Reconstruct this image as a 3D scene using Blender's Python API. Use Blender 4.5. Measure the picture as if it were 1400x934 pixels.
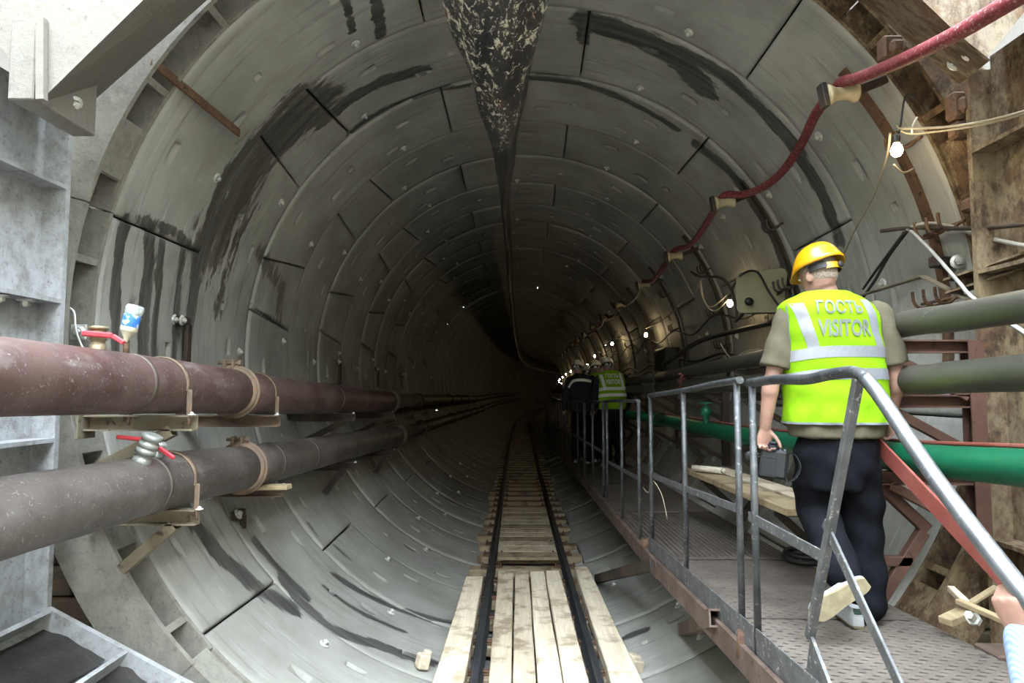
import bpy, math, random
import numpy as np
from mathutils import Vector, Matrix, Euler

for o in list(bpy.data.objects):
    bpy.data.objects.remove(o)
scene = bpy.context.scene
COL = scene.collection
random.seed(7)

# ------------------------------------------------------------------ camera
F_PX = 933.0                    # focal length in pixels of the 1400 x 934 frame
VPX, VPY = 705.0, 532.0         # where the tunnel axis vanishes
CAM_Z = 2.31                    # camera height above the tunnel invert
TX, TZ, RT = 0.12, 2.70, 2.70   # tunnel axis and inner radius
PITCH = math.atan((VPY - 467) / F_PX)
YAW = math.atan((VPX - 700) / F_PX * math.cos(PITCH))
cam_d = bpy.data.cameras.new('camera')
cam_d.sensor_width = 36.0
cam_d.lens = 36.0 * F_PX / 1400.0
cam_d.clip_start = 0.05
cam_d.clip_end = 400
cam = bpy.data.objects.new('camera', cam_d)
COL.objects.link(cam)
cam.location = (0, 0, CAM_Z)
cam.rotation_euler = (math.pi / 2 + PITCH, 0, YAW)
scene.camera = cam

# ------------------------------------------------------------------ daylight and exposure
world = bpy.data.worlds.new('overcast_sky')
scene.world = world
world.use_nodes = True
wn = world.node_tree.nodes
wl = world.node_tree.links
wn.clear()
w_out = wn.new('ShaderNodeOutputWorld')
w_bg = wn.new('ShaderNodeBackground')
w_bg.inputs['Color'].default_value = (0.80, 0.90, 1.0, 1)
w_bg.inputs['Strength'].default_value = 21.5
wl.new(w_bg.outputs[0], w_out.inputs[0])
scene.view_settings.view_transform = 'Standard'
scene.view_settings.look = 'None'
scene.view_settings.gamma = 1.0
scene.view_settings.use_curve_mapping = False
scene.view_settings.exposure = 0.55
BULB_STRENGTH = 72.0
scene.cycles.max_bounces = 8
scene.cycles.diffuse_bounces = 5

# ------------------------------------------------------------------ measuring helpers (pixel + known depth / plane -> place)
def ray(px, py):
    x = (px - 700) / F_PX; z = (467 - py) / F_PX
    c, s = math.cos(PITCH), math.sin(PITCH)
    y2 = c - z * s; z2 = s + z * c
    c, s = math.cos(YAW), math.sin(YAW)
    return Vector((x * c - y2 * s, x * s + y2 * c, z2))
CAMP = Vector((0, 0, CAM_Z))
def at(px, py, Y):
    d = ray(px, py); return CAMP + d * (Y / d.y)
def atX(px, py, X):
    d = ray(px, py); return CAMP + d * (X / d.x)
def atZ(px, py, Z):
    d = ray(px, py); return CAMP + d * ((Z - CAM_Z) / d.z)
def atR(px, py, r=RT):
    d = ray(px, py); a = d.x ** 2 + d.z ** 2; ox = -TX; oz = CAM_Z - TZ
    b = ox * d.x + oz * d.z; c = ox * ox + oz * oz - r * r
    t = (-b + math.sqrt(max(0, b * b - a * c))) / a
    return CAMP + d * t
def bend(Y):                    # the tunnel curves gently to the right
    return (0.0 if Y < 10 else (Y - 10) ** 2 / 3000.0) + (0.0 if Y < 42 else (Y - 42) ** 2 / 620.0)
def cyl_pt(th_deg, Y, r=RT):    # th 0 = crown, + to the right
    a = math.radians(th_deg)
    return Vector((TX + bend(Y) + r * math.sin(a), Y, TZ + r * math.cos(a)))
def theta(p):
    return math.degrees(math.atan2(p[0] - TX - bend(p[1]), p[2] - TZ))

# ------------------------------------------------------------------ mesh builder
def frame_from(d, up=(0, 0, 1)):
    d = Vector(d).normalized(); up = Vector(up)
    if abs(d.dot(up.normalized())) > 0.98:
        up = Vector((0, 1, 0)) if abs(d.y) < 0.9 else Vector((1, 0, 0))
    r = d.cross(up).normalized(); u = r.cross(d).normalized()
    return r, d, u               # right, forward, up

class MB:
    def __init__(self):
        self.v = []; self.f = []; self.s = []; self.m = []; self.mi = 0
    def add(self, vs, fs, smooth=False):
        b = len(self.v)
        self.v.extend([tuple(x) for x in vs])
        for q in fs:
            self.f.append(tuple(i + b for i in q)); self.s.append(smooth); self.m.append(self.mi)
        return self
    def hexa(self, p):           # 8 points: bottom quad 0-3, top quad 4-7
        return self.add(p, [(0, 3, 2, 1), (4, 5, 6, 7), (0, 1, 5, 4), (1, 2, 6, 5), (2, 3, 7, 6), (3, 0, 4, 7)])
    def box(self, c, size, M=None, ch=0.0):
        sx, sy, sz = size[0] / 2, size[1] / 2, size[2] / 2
        c = Vector(c)
        if ch <= 0:
            p = [Vector((x, y, z)) for z in (-sz, sz) for x, y in ((-sx, -sy), (sx, -sy), (sx, sy), (-sx, sy))]
            if M is not None: p = [M @ q for q in p]
            return self.hexa([q + c for q in p])
        ch = min(ch, sx * .9, sy * .9, sz * .9)
        vs = []; idx = {}
        for ix in (-1, 1):
            for iy in (-1, 1):
                for iz in (-1, 1):
                    for ax in range(3):
                        s = [sx - ch, sy - ch, sz - ch]; s[ax] += ch
                        idx[(ix, iy, iz, ax)] = len(vs)
                        q = Vector((ix * s[0], iy * s[1], iz * s[2]))
                        vs.append((M @ q if M is not None else q) + c)
        fs = []
        I = lambda a, b, d, ax: idx[(a, b, d, ax)]
        for s in (-1, 1):
            q = [I(s, -1, -1, 0), I(s, 1, -1, 0), I(s, 1, 1, 0), I(s, -1, 1, 0)]; fs.append(q if s > 0 else q[::-1])
            q = [I(-1, s, -1, 1), I(-1, s, 1, 1), I(1, s, 1, 1), I(1, s, -1, 1)]; fs.append(q if s > 0 else q[::-1])
            q = [I(-1, -1, s, 2), I(1, -1, s, 2), I(1, 1, s, 2), I(-1, 1, s, 2)]; fs.append(q if s > 0 else q[::-1])
        for a in (-1, 1):
            for b in (-1, 1):
                e = [I(a, b, -1, 0), I(a, b, 1, 0), I(a, b, 1, 1), I(a, b, -1, 1)]; fs.append(e if a * b < 0 else e[::-1])
                e = [I(a, -1, b, 0), I(a, 1, b, 0), I(a, 1, b, 2), I(a, -1, b, 2)]; fs.append(e if a * b > 0 else e[::-1])
                e = [I(-1, a, b, 1), I(1, a, b, 1), I(1, a, b, 2), I(-1, a, b, 2)]; fs.append(e if a * b < 0 else e[::-1])
                for c2 in (-1, 1):
                    t = [I(a, b, c2, 0), I(a, b, c2, 1), I(a, b, c2, 2)]; fs.append(t if a * b * c2 > 0 else t[::-1])
        return self.add(vs, fs)
    def bar(self, p0, p1, w, h, up=(0, 0, 1), ch=0.0):   # w across, h along up
        p0, p1 = Vector(p0), Vector(p1)
        r, d, u = frame_from(p1 - p0, up)
        M = Matrix((r, d, u)).transposed()
        return self.box((p0 + p1) / 2, (w, (p1 - p0).length, h), M, ch)
    def prof(self, p0, p1, poly, up=(0, 0, 1)):          # polygon (x right, y up) swept p0 -> p1
        p0, p1 = Vector(p0), Vector(p1)
        r, d, u = frame_from(p1 - p0, up)
        n = len(poly)
        vs = [p0 + r * x + u * y for x, y in poly] + [p1 + r * x + u * y for x, y in poly]
        fs = [(i, (i + 1) % n, n + (i + 1) % n, n + i) for i in range(n)]
        fs.append(tuple(range(n))[::-1]); fs.append(tuple(range(n, 2 * n)))
        return self.add(vs, fs)
    def tube(self, path, r, seg=10, caps=True, closed=False, smooth=True, squash=None):
        P = [Vector(p) for p in path]; n = len(P)
        rs = r if isinstance(r, (list, tuple)) else [r] * n
        vs = []; prev = None
        for i in range(n):
            a = P[(i - 1) % n] if (closed or i > 0) else P[i]
            b = P[(i + 1) % n] if (closed or i < n - 1) else P[i]
            d = (b - a).normalized()
            if prev is None:
                rt, _, up = frame_from(d)
            else:
                up = (prev - d * prev.dot(d))
                up = up.normalized() if up.length > 1e-6 else frame_from(d)[2]
                rt = d.cross(up)
            prev = up
            ra, rb = (rs[i] if isinstance(rs[i], (tuple, list)) else (rs[i], rs[i]))
            for k in range(seg):
                t = 2 * math.pi * k / seg
                vs.append(P[i] + rt * (ra * math.cos(t)) + up * (rb * math.sin(t)))
        fs = []
        for i in range(n if closed else n - 1):
            j = (i + 1) % n
            for k in range(seg):
                l = (k + 1) % seg
                fs.append((i * seg + k, i * seg + l, j * seg + l, j * seg + k))
        self.add(vs, fs, smooth)
        if caps and not closed:
            b = len(self.v) - len(vs)
            self.f.append(tuple(b + k for k in range(seg))[::-1]); self.s.append(False); self.m.append(self.mi)
            e = b + (n - 1) * seg
            self.f.append(tuple(e + k for k in range(seg))); self.s.append(False); self.m.append(self.mi)
        return self
    def cyl(self, p0, p1, r, seg=14, smooth=True):
        return self.tube([p0, p1], r, seg, True, False, smooth)
    def lathe(self, prof, origin=(0, 0, 0), axis=(0, 0, 1), seg=20, smooth=True, up=(0, 1, 0)):
        o = Vector(origin); r, d, u = frame_from(axis, up)
        vs = []; n = len(prof)
        for rad, h in prof:
            for k in range(seg):
                t = 2 * math.pi * k / seg
                vs.append(o + d * h + (r * math.cos(t) + u * math.sin(t)) * max(rad, 1e-5))
        fs = []
        for i in range(n - 1):
            for k in range(seg):
                l = (k + 1) % seg
                fs.append((i * seg + k, i * seg + l, (i + 1) * seg + l, (i + 1) * seg + k))
        return self.add(vs, fs, smooth)
    def grid(self, rows, smooth=True, close_u=False, close_v=False):   # rows of equal-length point lists
        n = len(rows); m = len(rows[0])
        vs = [p for row in rows for p in row]
        fs = []
        for i in range(n if close_v else n - 1):
            for k in range(m if close_u else m - 1):
                a = i * m + k; b = i * m + (k + 1) % m; j = ((i + 1) % n) * m
                fs.append((a, b, j + (k + 1) % m, j + k))
        return self.add(vs, fs, smooth)
    def sphere(self, c, r, seg=14, rings=8, M=None):
        r = r if isinstance(r, (tuple, list)) else (r, r, r)
        rows = []
        for i in range(rings + 1):
            ph = math.pi * i / rings
            row = []
            for k in range(seg):
                t = 2 * math.pi * k / seg
                q = Vector((r[0] * math.sin(ph) * math.cos(t), r[1] * math.sin(ph) * math.sin(t), r[2] * math.cos(ph)))
                row.append(Vector(c) + (M @ q if M is not None else q))
            rows.append(row)
        return self.grid(rows, True, close_u=True)
    def mesh(self, name, off=(0, 0, 0)):
        me = bpy.data.meshes.new(name)
        ox, oy, oz = off
        me.from_pydata([(x - ox, y - oy, z - oz) for x, y, z in self.v], [], self.f)
        me.polygons.foreach_set('use_smooth', self.s)
        if any(self.m): me.polygons.foreach_set('material_index', self.m)
        me.update()
        return me

W0 = {}                          # world location of each object's local origin (translation only)
def setp(o, label=None, cat=None, group=None, kind=None):
    if label: o['label'] = label
    if cat: o['category'] = cat
    if group: o['group'] = group
    if kind: o['kind'] = kind
    return o
def thing(name, loc, label=None, cat=None, group=None, kind=None):
    o = bpy.data.objects.new(name, None); COL.objects.link(o)
    o.empty_display_size = 0.1
    o.location = loc; W0[o.name] = Vector(loc)
    return setp(o, label, cat, group, kind)
def ob(name, mb, mats, parent=None, label=None, cat=None, group=None, kind=None, fix=True):
    off = W0[parent.name] if parent else Vector((0, 0, 0))
    if parent is None:
        xs = np.array(mb.v); off = Vector(((xs[:, 0].min() + xs[:, 0].max()) / 2, (xs[:, 1].min() + xs[:, 1].max()) / 2, xs[:, 2].min()))
    me = mb.mesh(name, off)
    if fix: fix_normals(me)
    for m in (mats if isinstance(mats, (list, tuple)) else [mats]): me.materials.append(m)
    o = bpy.data.objects.new(name, me); COL.objects.link(o)
    if parent: o.parent = parent
    else: o.location = off
    W0[o.name] = Vector(off)
    return setp(o, label, cat, group, kind)
def inst(name, me, M, parent=None, **k):          # an object on shared mesh data at world matrix M
    o = bpy.data.objects.new(name, me); COL.objects.link(o)
    if parent:
        o.parent = parent
        o.matrix_local = Matrix.Translation(-W0[parent.name]) @ M
    else:
        o.matrix_world = M
    return setp(o, **k)
def fix_normals(me):
    import bmesh
    bm = bmesh.new(); bm.from_mesh(me)
    bmesh.ops.recalc_face_normals(bm, faces=bm.faces)
    bm.to_mesh(me); bm.free()
def mshare(mb, name, mats):
    me = mb.mesh(name); fix_normals(me)
    for m in (mats if isinstance(mats, (list, tuple)) else [mats]): me.materials.append(m)
    return me
def aim(loc, fwd, up=(0, 0, 1)):                  # matrix whose local Z points along fwd
    r, d, u = frame_from(fwd, up)
    M = Matrix((r, u, d)).transposed().to_4x4(); 
    if M.determinant() < 0: M = Matrix((-r, u, d)).transposed().to_4x4()
    M.translation = Vector(loc); return M
def spline(pts, n=8):                             # Catmull-Rom through points
    P = [Vector(p) for p in pts]; out = []
    for i in range(len(P) - 1):
        a = P[max(i - 1, 0)]; b = P[i]; c = P[i + 1]; d = P[min(i + 2, len(P) - 1)]
        for k in range(n):
            t = k / n
            out.append(0.5 * ((2 * b) + (c - a) * t + (2 * a - 5 * b + 4 * c - d) * t * t + (3 * b - a - 3 * c + d) * t ** 3))
    out.append(P[-1]); return out

# ------------------------------------------------------------------ materials
class NT:
    def __init__(self, name):
        self.mat = bpy.data.materials.new(name); self.mat.use_nodes = True
        self.t = self.mat.node_tree; self.t.nodes.clear()
        self.out = self.n('ShaderNodeOutputMaterial')
        self.b = self.n('ShaderNodeBsdfPrincipled')
        self.t.links.new(self.b.outputs[0], self.out.inputs[0])
    def n(self, typ, **kw):
        nd = self.t.nodes.new(typ)
        for k, v in kw.items(): setattr(nd, k, v)
        return nd
    def l(self, a, b):
        if hasattr(a, 'is_output') or hasattr(a, 'links'): self.t.links.new(a, b)
        else: b.default_value = a
    def coords(self, kind='Object', scale=(1, 1, 1)):
        tc = self.n('ShaderNodeTexCoord'); mp = self.n('ShaderNodeMapping')
        self.t.links.new(tc.outputs[kind], mp.inputs[0]); mp.inputs['Scale'].default_value = scale
        return mp.outputs[0]
    def noise(self, vec, scale=5, detail=4, rough=0.55, dist=0.0):
        nd = self.n('ShaderNodeTexNoise'); self.l(vec, nd.inputs['Vector'])
        nd.inputs['Scale'].default_value = scale; nd.inputs['Detail'].default_value = detail
        nd.inputs['Roughness'].default_value = rough; nd.inputs['Distortion'].default_value = dist
        return nd.outputs['Fac']
    def ramp(self, fac, lo, hi, a=0.0, b=1.0):
        nd = self.n('ShaderNodeMapRange'); nd.clamp = True; nd.interpolation_type = 'SMOOTHSTEP'
        self.l(fac, nd.inputs['Value']); nd.inputs['From Min'].default_value = lo; nd.inputs['From Max'].default_value = hi
        nd.inputs['To Min'].default_value = a; nd.inputs['To Max'].default_value = b
        return nd.outputs[0]
    def mix(self, fac, a, b, mode='MIX'):
        nd = self.n('ShaderNodeMix', data_type='RGBA', blend_type=mode)
        self.l(fac, nd.inputs[0])
        for v, s in ((a, nd.inputs[6]), (b, nd.inputs[7])):
            if isinstance(v, tuple): s.default_value = (*v[:3], 1)
            else: self.l(v, s)
        return nd.outputs[2]
    def math(self, op, a, b=0.0, clamp=False):
        nd = self.n('ShaderNodeMath', operation=op); nd.use_clamp = clamp
        self.l(a, nd.inputs[0]); self.l(b, nd.inputs[1]); return nd.outputs[0]
    def bump(self, h, strength=0.3, dist=0.02):
        nd = self.n('ShaderNodeBump'); self.l(h, nd.inputs['Height'])
        nd.inputs['Strength'].default_value = strength; nd.inputs['Distance'].default_value = dist
        self.t.links.new(nd.outputs[0], self.b.inputs['Normal'])
    def set(self, color=None, rough=0.6, metal=0.0, spec=None):
        if color is not None:
            if isinstance(color, tuple): self.b.inputs['Base Color'].default_value = (*color[:3], 1)
            else: self.l(color, self.b.inputs['Base Color'])
        self.l(rough, self.b.inputs['Roughness']); self.l(metal, self.b.inputs['Metallic'])
        if spec is not None: self.b.inputs['Specular IOR Level'].default_value = spec
        return self.mat

def weathered(name, c1, c2, c3=None, s1=3.0, s2=14.0, lo=0.52, hi=0.62, rough=0.65, metal=0.0, bump=0.25, stretch=(1, 1, 1), spec=0.4):
    t = NT(name); v = t.coords('Object', stretch)
    a = t.noise(v, s1, 5, 0.6); col = t.mix(t.ramp(a, 0.35, 0.68), c1, c2)
    b = t.noise(v, s2, 6, 0.7, 0.6)
    if c3 is not None: col = t.mix(t.ramp(b, lo, hi), col, c3)
    t.bump(b, bump, 0.01)
    return t.set(col, rough, metal, spec)
def scratched(name, c1, c2, c3):     # scuffed pipe paint: broad mottling, dust, pale nicks
    t = NT(name); v = t.coords('Object'); v2 = t.coords('Object', (1, .35, 1))
    a = t.noise(v, 2.2, 6, .65); col = t.mix(t.ramp(a, .35, .66), c1, c2)
    e = t.noise(v2, 7, 6, .7, .8); col = t.mix(t.ramp(e, .50, .72, 0, .55), col, tuple(x * .75 for x in c3))
    b = t.noise(v, 38, 4, .7, 1.2); col = t.mix(t.ramp(b, .60, .66, 0, .85), col, c3)
    d = t.noise(v, 16, 5, .7); col = t.mix(t.ramp(d, .58, .72, 0, .5), col, tuple(x * .4 for x in c1))
    t.bump(t.math('ADD', b, d), .3, .006)
    return t.set(col, t.ramp(e, .4, .7, .42, .65), .05, .4)
def plain(name, c, rough=0.5, metal=0.0, vary=0.15, s=20.0, bump=0.0, spec=0.5):
    t = NT(name); v = t.coords('Object')
    a = t.noise(v, s, 3)
    d = tuple(x * (1 - vary) for x in c)
    col = t.mix(t.ramp(a, 0.35, 0.65), c, d)
    if bump: t.bump(a, bump, 0.005)
    return t.set(col, rough, metal, spec)
def wood(name, c1, c2, c3, axis=1, s=1.0):
    t = NT(name)
    st = [9.0 * s] * 3; st[axis] = 0.7 * s
    oi = t.n('ShaderNodeObjectInfo'); tc = t.n('ShaderNodeTexCoord'); add = t.n('ShaderNodeVectorMath', operation='ADD'); sc = t.n('ShaderNodeVectorMath', operation='SCALE')
    t.t.links.new(oi.outputs['Location'], sc.inputs[0]); sc.inputs['Scale'].default_value = 7.3
    t.t.links.new(tc.outputs['Object'], add.inputs[0]); t.t.links.new(sc.outputs[0], add.inputs[1])
    def off(scale):
        m = t.n('ShaderNodeMapping'); t.t.links.new(add.outputs[0], m.inputs[0]); m.inputs['Scale'].default_value = scale; return m.outputs[0]
    v = off(tuple(st))
    a = t.noise(v, 2.2, 6, 0.6, 1.2); col = t.mix(t.ramp(a, 0.3, 0.7), c1, c2)
    b = t.noise(off((1, 1, 1)), 4.0, 4, 0.6)
    col = t.mix(t.ramp(b, 0.5, 0.66), col, c3)
    t.bump(a, 0.4, 0.006)
    return t.set(col, 0.8, 0.0, 0.2)

M_BOLT = weathered('galvanised_bolt', (.62, .62, .58), (.42, .42, .40), (.85, .85, .8), 20, 60, .6, .7, .45, .3, .1)
M_BLACK = plain('black_rubber', (.012, .012, .013), .55, 0, .3)
M_DARKSTEEL = weathered('dark_rack_steel', (.035, .032, .03), (.07, .05, .035), (.12, .06, .03), 6, 30, .58, .7, .6, .4)
M_WHITEPAINT = None
M_RUST = weathered('rusty_steel', (.085, .045, .027), (.15, .085, .048), (.04, .024, .017), 4, 18, .55, .66, .8, .1, .4)
M_TRUSS = weathered('oxide_primed_steel', (0.0640, 0.0288, 0.0200), (0.0920, 0.0440, 0.0296), (0.0400, 0.0200, 0.0144), 4, 22, .56, .68, .75, .0, .2)
M_PIPE_RED = scratched('maroon_pipe_paint', (.060, .029, .026), (.105, .068, .061), (.235, .21, .20))
M_PIPE_BROWN = scratched('brown_pipe_scale', (.052, .042, .037), (.095, .082, .074), (.22, .205, .19))
M_PIPE_DARK = weathered('dark_pipe', (.06, .05, .04), (.09, .075, .06), (.14, .12, .10), 3, 20, .6, .7, .55, .2, .2)
M_PIPE_GREY = weathered('grey_steel_pipe', (0.0546, 0.0520, 0.0416), (0.0806, 0.0754, 0.0598), (0.1404, 0.1300, 0.1092), 3, 18, .60, .72, .42, .35, .25, (1, .4, 1))
M_GREEN = weathered('green_pipe_paint', (0.0045, 0.1013, 0.0488), (0.0060, 0.0750, 0.0375), (0.0225, 0.1200, 0.0675), 2, 20, .6, .75, .38, 0, .08)
M_CLAMP = weathered('rust_scaled_clamp', (0.1170, 0.0855, 0.0630), (0.1710, 0.1215, 0.0855), (0.2160, 0.0990, 0.0405), 10, 30, .55, .66, .75, .2, .4)
M_BRACKET = weathered('tan_bracket_steel', (0.1530, 0.1260, 0.0855), (0.2160, 0.1845, 0.1305), (0.0540, 0.0378, 0.0270), 6, 16, .56, .68, .6, .3, .25)
M_RAILTUBE = weathered('worn_handrail', (.045, .048, .052), (.095, .098, .10), (.24, .24, .23), 9, 40, .57, .68, .5, .6, .2)
M_RAILTOP = weathered('rubbed_handrail', (0.2400, 0.2560, 0.2720), (0.1600, 0.1680, 0.1840), (0.4000, 0.4000, 0.4000), 9, 30, .58, .7, .32, .8, .1)
M_FLATBAR = weathered('worn_flat_bar', (.07, .072, .075), (.12, .12, .12), (.33, .31, .28), 9, 34, .57, .66, .6, .4, .25)
M_DECK = weathered('dusty_deck_mesh', (0.0775, 0.0639, 0.0527), (0.1147, 0.0961, 0.0806), (0.0310, 0.0260, 0.0223), 2.5, 16, .57, .7, .75, .2, .2)
M_DECKSIDE = weathered('deck_channel', (0.0700, 0.0455, 0.0350), (0.1190, 0.0840, 0.0665), (0.0350, 0.0210, 0.0175), 4, 22, .56, .68, .8, .1, .3)
M_RED = weathered('red_oxide_bar', (0.1725, 0.0413, 0.0315), (0.2100, 0.0638, 0.0495), (0.0900, 0.0390, 0.0300), 6, 26, .58, .7, .6, 0, .15)
M_HOSE = weathered('red_hose', (0.1800, 0.0240, 0.0300), (0.1125, 0.0165, 0.0225), (0.3000, 0.2175, 0.2025), 14, 60, .54, .64, .6, 0, .3)
M_SPOOL = weathered('cream_spool', (0.4160, 0.3520, 0.2160), (0.3360, 0.2880, 0.1760), (0.1600, 0.1280, 0.0800), 10, 40, .62, .75, .5, 0, .1)
M_CABLE = plain('black_cable', (.02, .018, .016), .6)
M_WIRE = plain('pale_wire', (.30, .26, .19), .6)
M_SOCKET = plain('lamp_socket', (.02, .02, .02), .5)
M_SLEEPER = wood('sleeper_timber', (0.2520, 0.1935, 0.1260), (0.3330, 0.2655, 0.1800), (0.1440, 0.0990, 0.0630), 0)
M_PLANKY = wood('pale_plank', (0.5700, 0.4845, 0.3515), (0.7220, 0.6365, 0.4845), (0.3800, 0.3040, 0.2090), 1)
M_PLANKY2 = wood('worn_plank', (.44, .37, .27), (.56, .485, .365), (.27, .21, .145), 1)
M_PLANKX = wood('old_lagging', (.055, .042, .031), (.085, .065, .047), (.032, .024, .018), 0)
M_PLANKNEW = wood('fresh_plank', (0.2480, 0.1880, 0.1080), (0.3200, 0.2520, 0.1560), (0.1600, 0.1120, 0.0640), 1)
M_RAILSTEEL = weathered('rail_steel', (.045, .05, .058), (.07, .072, .075), (.12, .09, .06), 5, 30, .6, .7, .45, .6, .15)
M_RAILHEAD = weathered('rubbed_rail_head', (.10, .11, .125), (.15, .16, .175), (.06, .06, .065), 6, 30, .6, .7, .35, .8, .1)
# ================================================================== THE SETTING
def concrete(name, wet=True, base=(.245, .238, .212), light=(.365, .358, .324)):
    t = NT(name)
    uv = t.n('ShaderNodeUVMap'); uv.uv_map = 'UVMap'
    def mp(sc):
        m = t.n('ShaderNodeMapping'); t.t.links.new(uv.outputs[0], m.inputs[0]); m.inputs['Scale'].default_value = sc; return m.outputs[0]
    a = t.noise(mp((1, 1, 1)), 1.3, 5, 0.6)
    col = t.mix(t.ramp(a, 0.3, 0.7), base, light)
    b = t.noise(mp((0.5, 7, 1)), 2.2, 5, 0.65, 0.4)                 # streaks that run down the ring
    col = t.mix(t.ramp(b, 0.52, 0.72, 0, 0.55), col, tuple(x * .55 for x in base))
    d = t.noise(mp((0.7, 9, 1)), 3.1, 4, 0.6, 0.3)
    col = t.mix(t.ramp(d, 0.60, 0.72, 0, 0.5), col, (.50, .50, .48))
    c = t.noise(mp((1, 1, 1)), 40, 4, 0.7)
    col = t.mix(t.ramp(c, 0.60, 0.75, 0, 0.4), col, tuple(x * .5 for x in base))
    oi = t.n('ShaderNodeObjectInfo')
    col = t.mix(1.0, col, t.mix(oi.outputs['Random'], (.86, .86, .86), (1.06, 1.06, 1.05)), 'MULTIPLY')
    rough = 0.64
    if wet:
        at_ = t.n('ShaderNodeAttribute'); at_.attribute_name = 'wet'
        e = t.noise(mp((.8, 3, 1)), 5, 5, 0.65)
        m = t.math('ADD', at_.outputs['Fac'], t.math('MULTIPLY', t.math('SUBTRACT', e, 0.5), 1.9))
        mask = t.ramp(m, 0.40, 0.60, 0, .92)
        col = t.mix(mask, col, t.mix(t.ramp(b, .4, .6), (.035, .034, .032), (.085, .082, .075)))
        rough = t.ramp(mask, 0, 1, 0.64, 0.28)
    t.bump(t.math('ADD', c, t.math('MULTIPLY', b, 1.5)), 0.22, 0.006)
    return t.set(col, rough, 0, 0.35)
M_CONC = concrete('lining_concrete')
M_GASKET = plain('black_joint_gasket', (.010, .010, .010), .5)

# wet strokes read off the photograph: pixel polyline on the lining, half-width in metres, strength
STROKES = [
    ([(256, 470), (262, 420), (275, 345), (306, 250), (355, 187), (410, 125)], .075, 1.0),
    ([(292, 330), (325, 262), (352, 215), (405, 165), (425, 150)], .30, .80),
    ([(300, 420), (318, 340), (345, 285)], .13, .55),
    ([(440, 170), (475, 140), (520, 112), (578, 97)], .075, 1.0),
    ([(478, 183), (520, 152), (560, 135), (640, 115)], .035, .9),
    ([(470, -10), (482, 42)], .03, .9), ([(514, -5), (520, 48)], .045, 1.0),
    ([(797, 22), (798, 60)], .05, 1.0),
    ([(803, 30), (850, 45), (900, 65), (930, 85), (962, 122)], .13, 1.0),
    ([(870, 55), (930, 72), (985, 100), (1040, 150), (1085, 205), (1120, 262), (1146, 325)], .075, 1.0),
    ([(1000, 112), (1060, 165), (1100, 215), (1135, 290)], .05, .8),
    ([(727, 105), (790, 112), (840, 128), (887, 152), (925, 175)], .05, 1.0),
    ([(955, 198), (1000, 235), (1030, 275), (1062, 330), (1078, 390)], .075, 1.0),
    ([(172, 300), (160, 360), (158, 430), (160, 500)], .05, .9),
    ([(205, 315), (203, 370), (196, 440), (198, 520)], .06, 1.0),
    ([(222, 330), (216, 400), (212, 510)], .04, .95),
    ([(250, 345), (243, 400), (240, 460), (241, 540)], .04, .9),
    ([(190, 300), (240, 318), (268, 345)], .04, .8),
    ([(255, 700), (300, 760), (345, 800), (400, 830)], .09, .85),
    ([(390, 795), (420, 830), (452, 858), (520, 882), (590, 905)], .065, 1.0),
    ([(350, 740), (395, 790), (420, 815)], .05, .9),
    ([(458, 785), (500, 812), (545, 832), (615, 852)], .045, 1.0),
    ([(446, 803), (490, 835), (552, 862)], .035, .8),
    ([(420, 716), (432, 732)], .03, .9), ([(455, 745), (478, 765)], .025, .9), ([(560, 705), (600, 730)], .03, .9),
    ([(600, 700), (640, 720)], .03, .9),
    ([(340, 415), (392, 452)], .015, .8),
    ([(355, 345), (385, 395), (380, 440)], .10, .62),
    ([(845, 320), (905, 400), (930, 480)], .06, .8),
    ([(860, 870), (880, 862)], .06, .9),
]
S_TY = []
for pts, wd, st in STROKES:
    q = []
    for a in pts:
        p = atR(*a); q.append((math.radians(theta(p)) * RT, p.y))
    S_TY.append((np.array(q), wd, st))
def wetness(u, v):
    w = np.zeros_like(u)
    for q, wd, st in S_TY:
        for (a, b) in zip(q[:-1], q[1:]):
            lo = np.minimum(a, b) - 3 * wd; hi = np.maximum(a, b) + 3 * wd
            k = (u > lo[0]) & (u < hi[0]) & (v > lo[1]) & (v < hi[1])
            if not k.any(): continue
            pu, pv = u[k], v[k]; d = b - a; L = max((d ** 2).sum(), 1e-9)
            t = np.clip(((pu - a[0]) * d[0] + (pv - a[1]) * d[1]) / L, 0, 1)
            dist = np.hypot(pu - a[0] - t * d[0], pv - a[1] - t * d[1])
            w[k] = np.maximum(w[k], st * np.clip(1.35 - 0.75 * dist / wd, 0, 1))
    return w

RING_W = 1.18
RING_Y0 = 4.15
N_RING = 14
tun = thing('wall_tunnel', (TX, RING_Y0, 0), 'round tunnel lining of bolted grey concrete rings running into the dark', kind='structure')
def smap(y):
    return bend(y)
ODD = [(-84.4, -82.0), (-68.6, -71.1), (-18.4, -18.4), (40.0, 40.6), (102, 102), (164, 164), (226, 225.4)]      # far, near
EVEN = [(-54.9, -52.9), (-39.6, -41.8), (10.9, 10.2), (70.0, 69.5), (129, 129), (189, 189), (248, 248)]
ODD1 = [(-75.4, -75.4), (-18.4, -18.4), (39.6, 39.2), (102, 102), (164, 164), (226.5, 227)]
BOLT_TH = {1: [-146, -116, -87.2, -63.1, -30.8, -2, 27.3, 55, 81.3, 112, 142], 0: [-152.6, -120, -91, -59.6, -35.2, -6, 23.3, 57.6, 84, 118, 150]}
bb = MB(); bb.lathe([(0, 0), (.041, 0), (.041, .007), (.036, .011), (.024, .012), (.024, .013)], seg=14)
bb.lathe([(.021, .012), (.021, .03), (.019, .032), (.010, .032), (.010, .038), (0, .038)], seg=6, smooth=False)
ME_BOLT = mshare(bb, 'bolt', M_BOLT)
HOLE = MB(); HOLE.lathe([(.035, 0), (.03, .002), (.026, -.05), (0, -.05)], seg=12)

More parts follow.
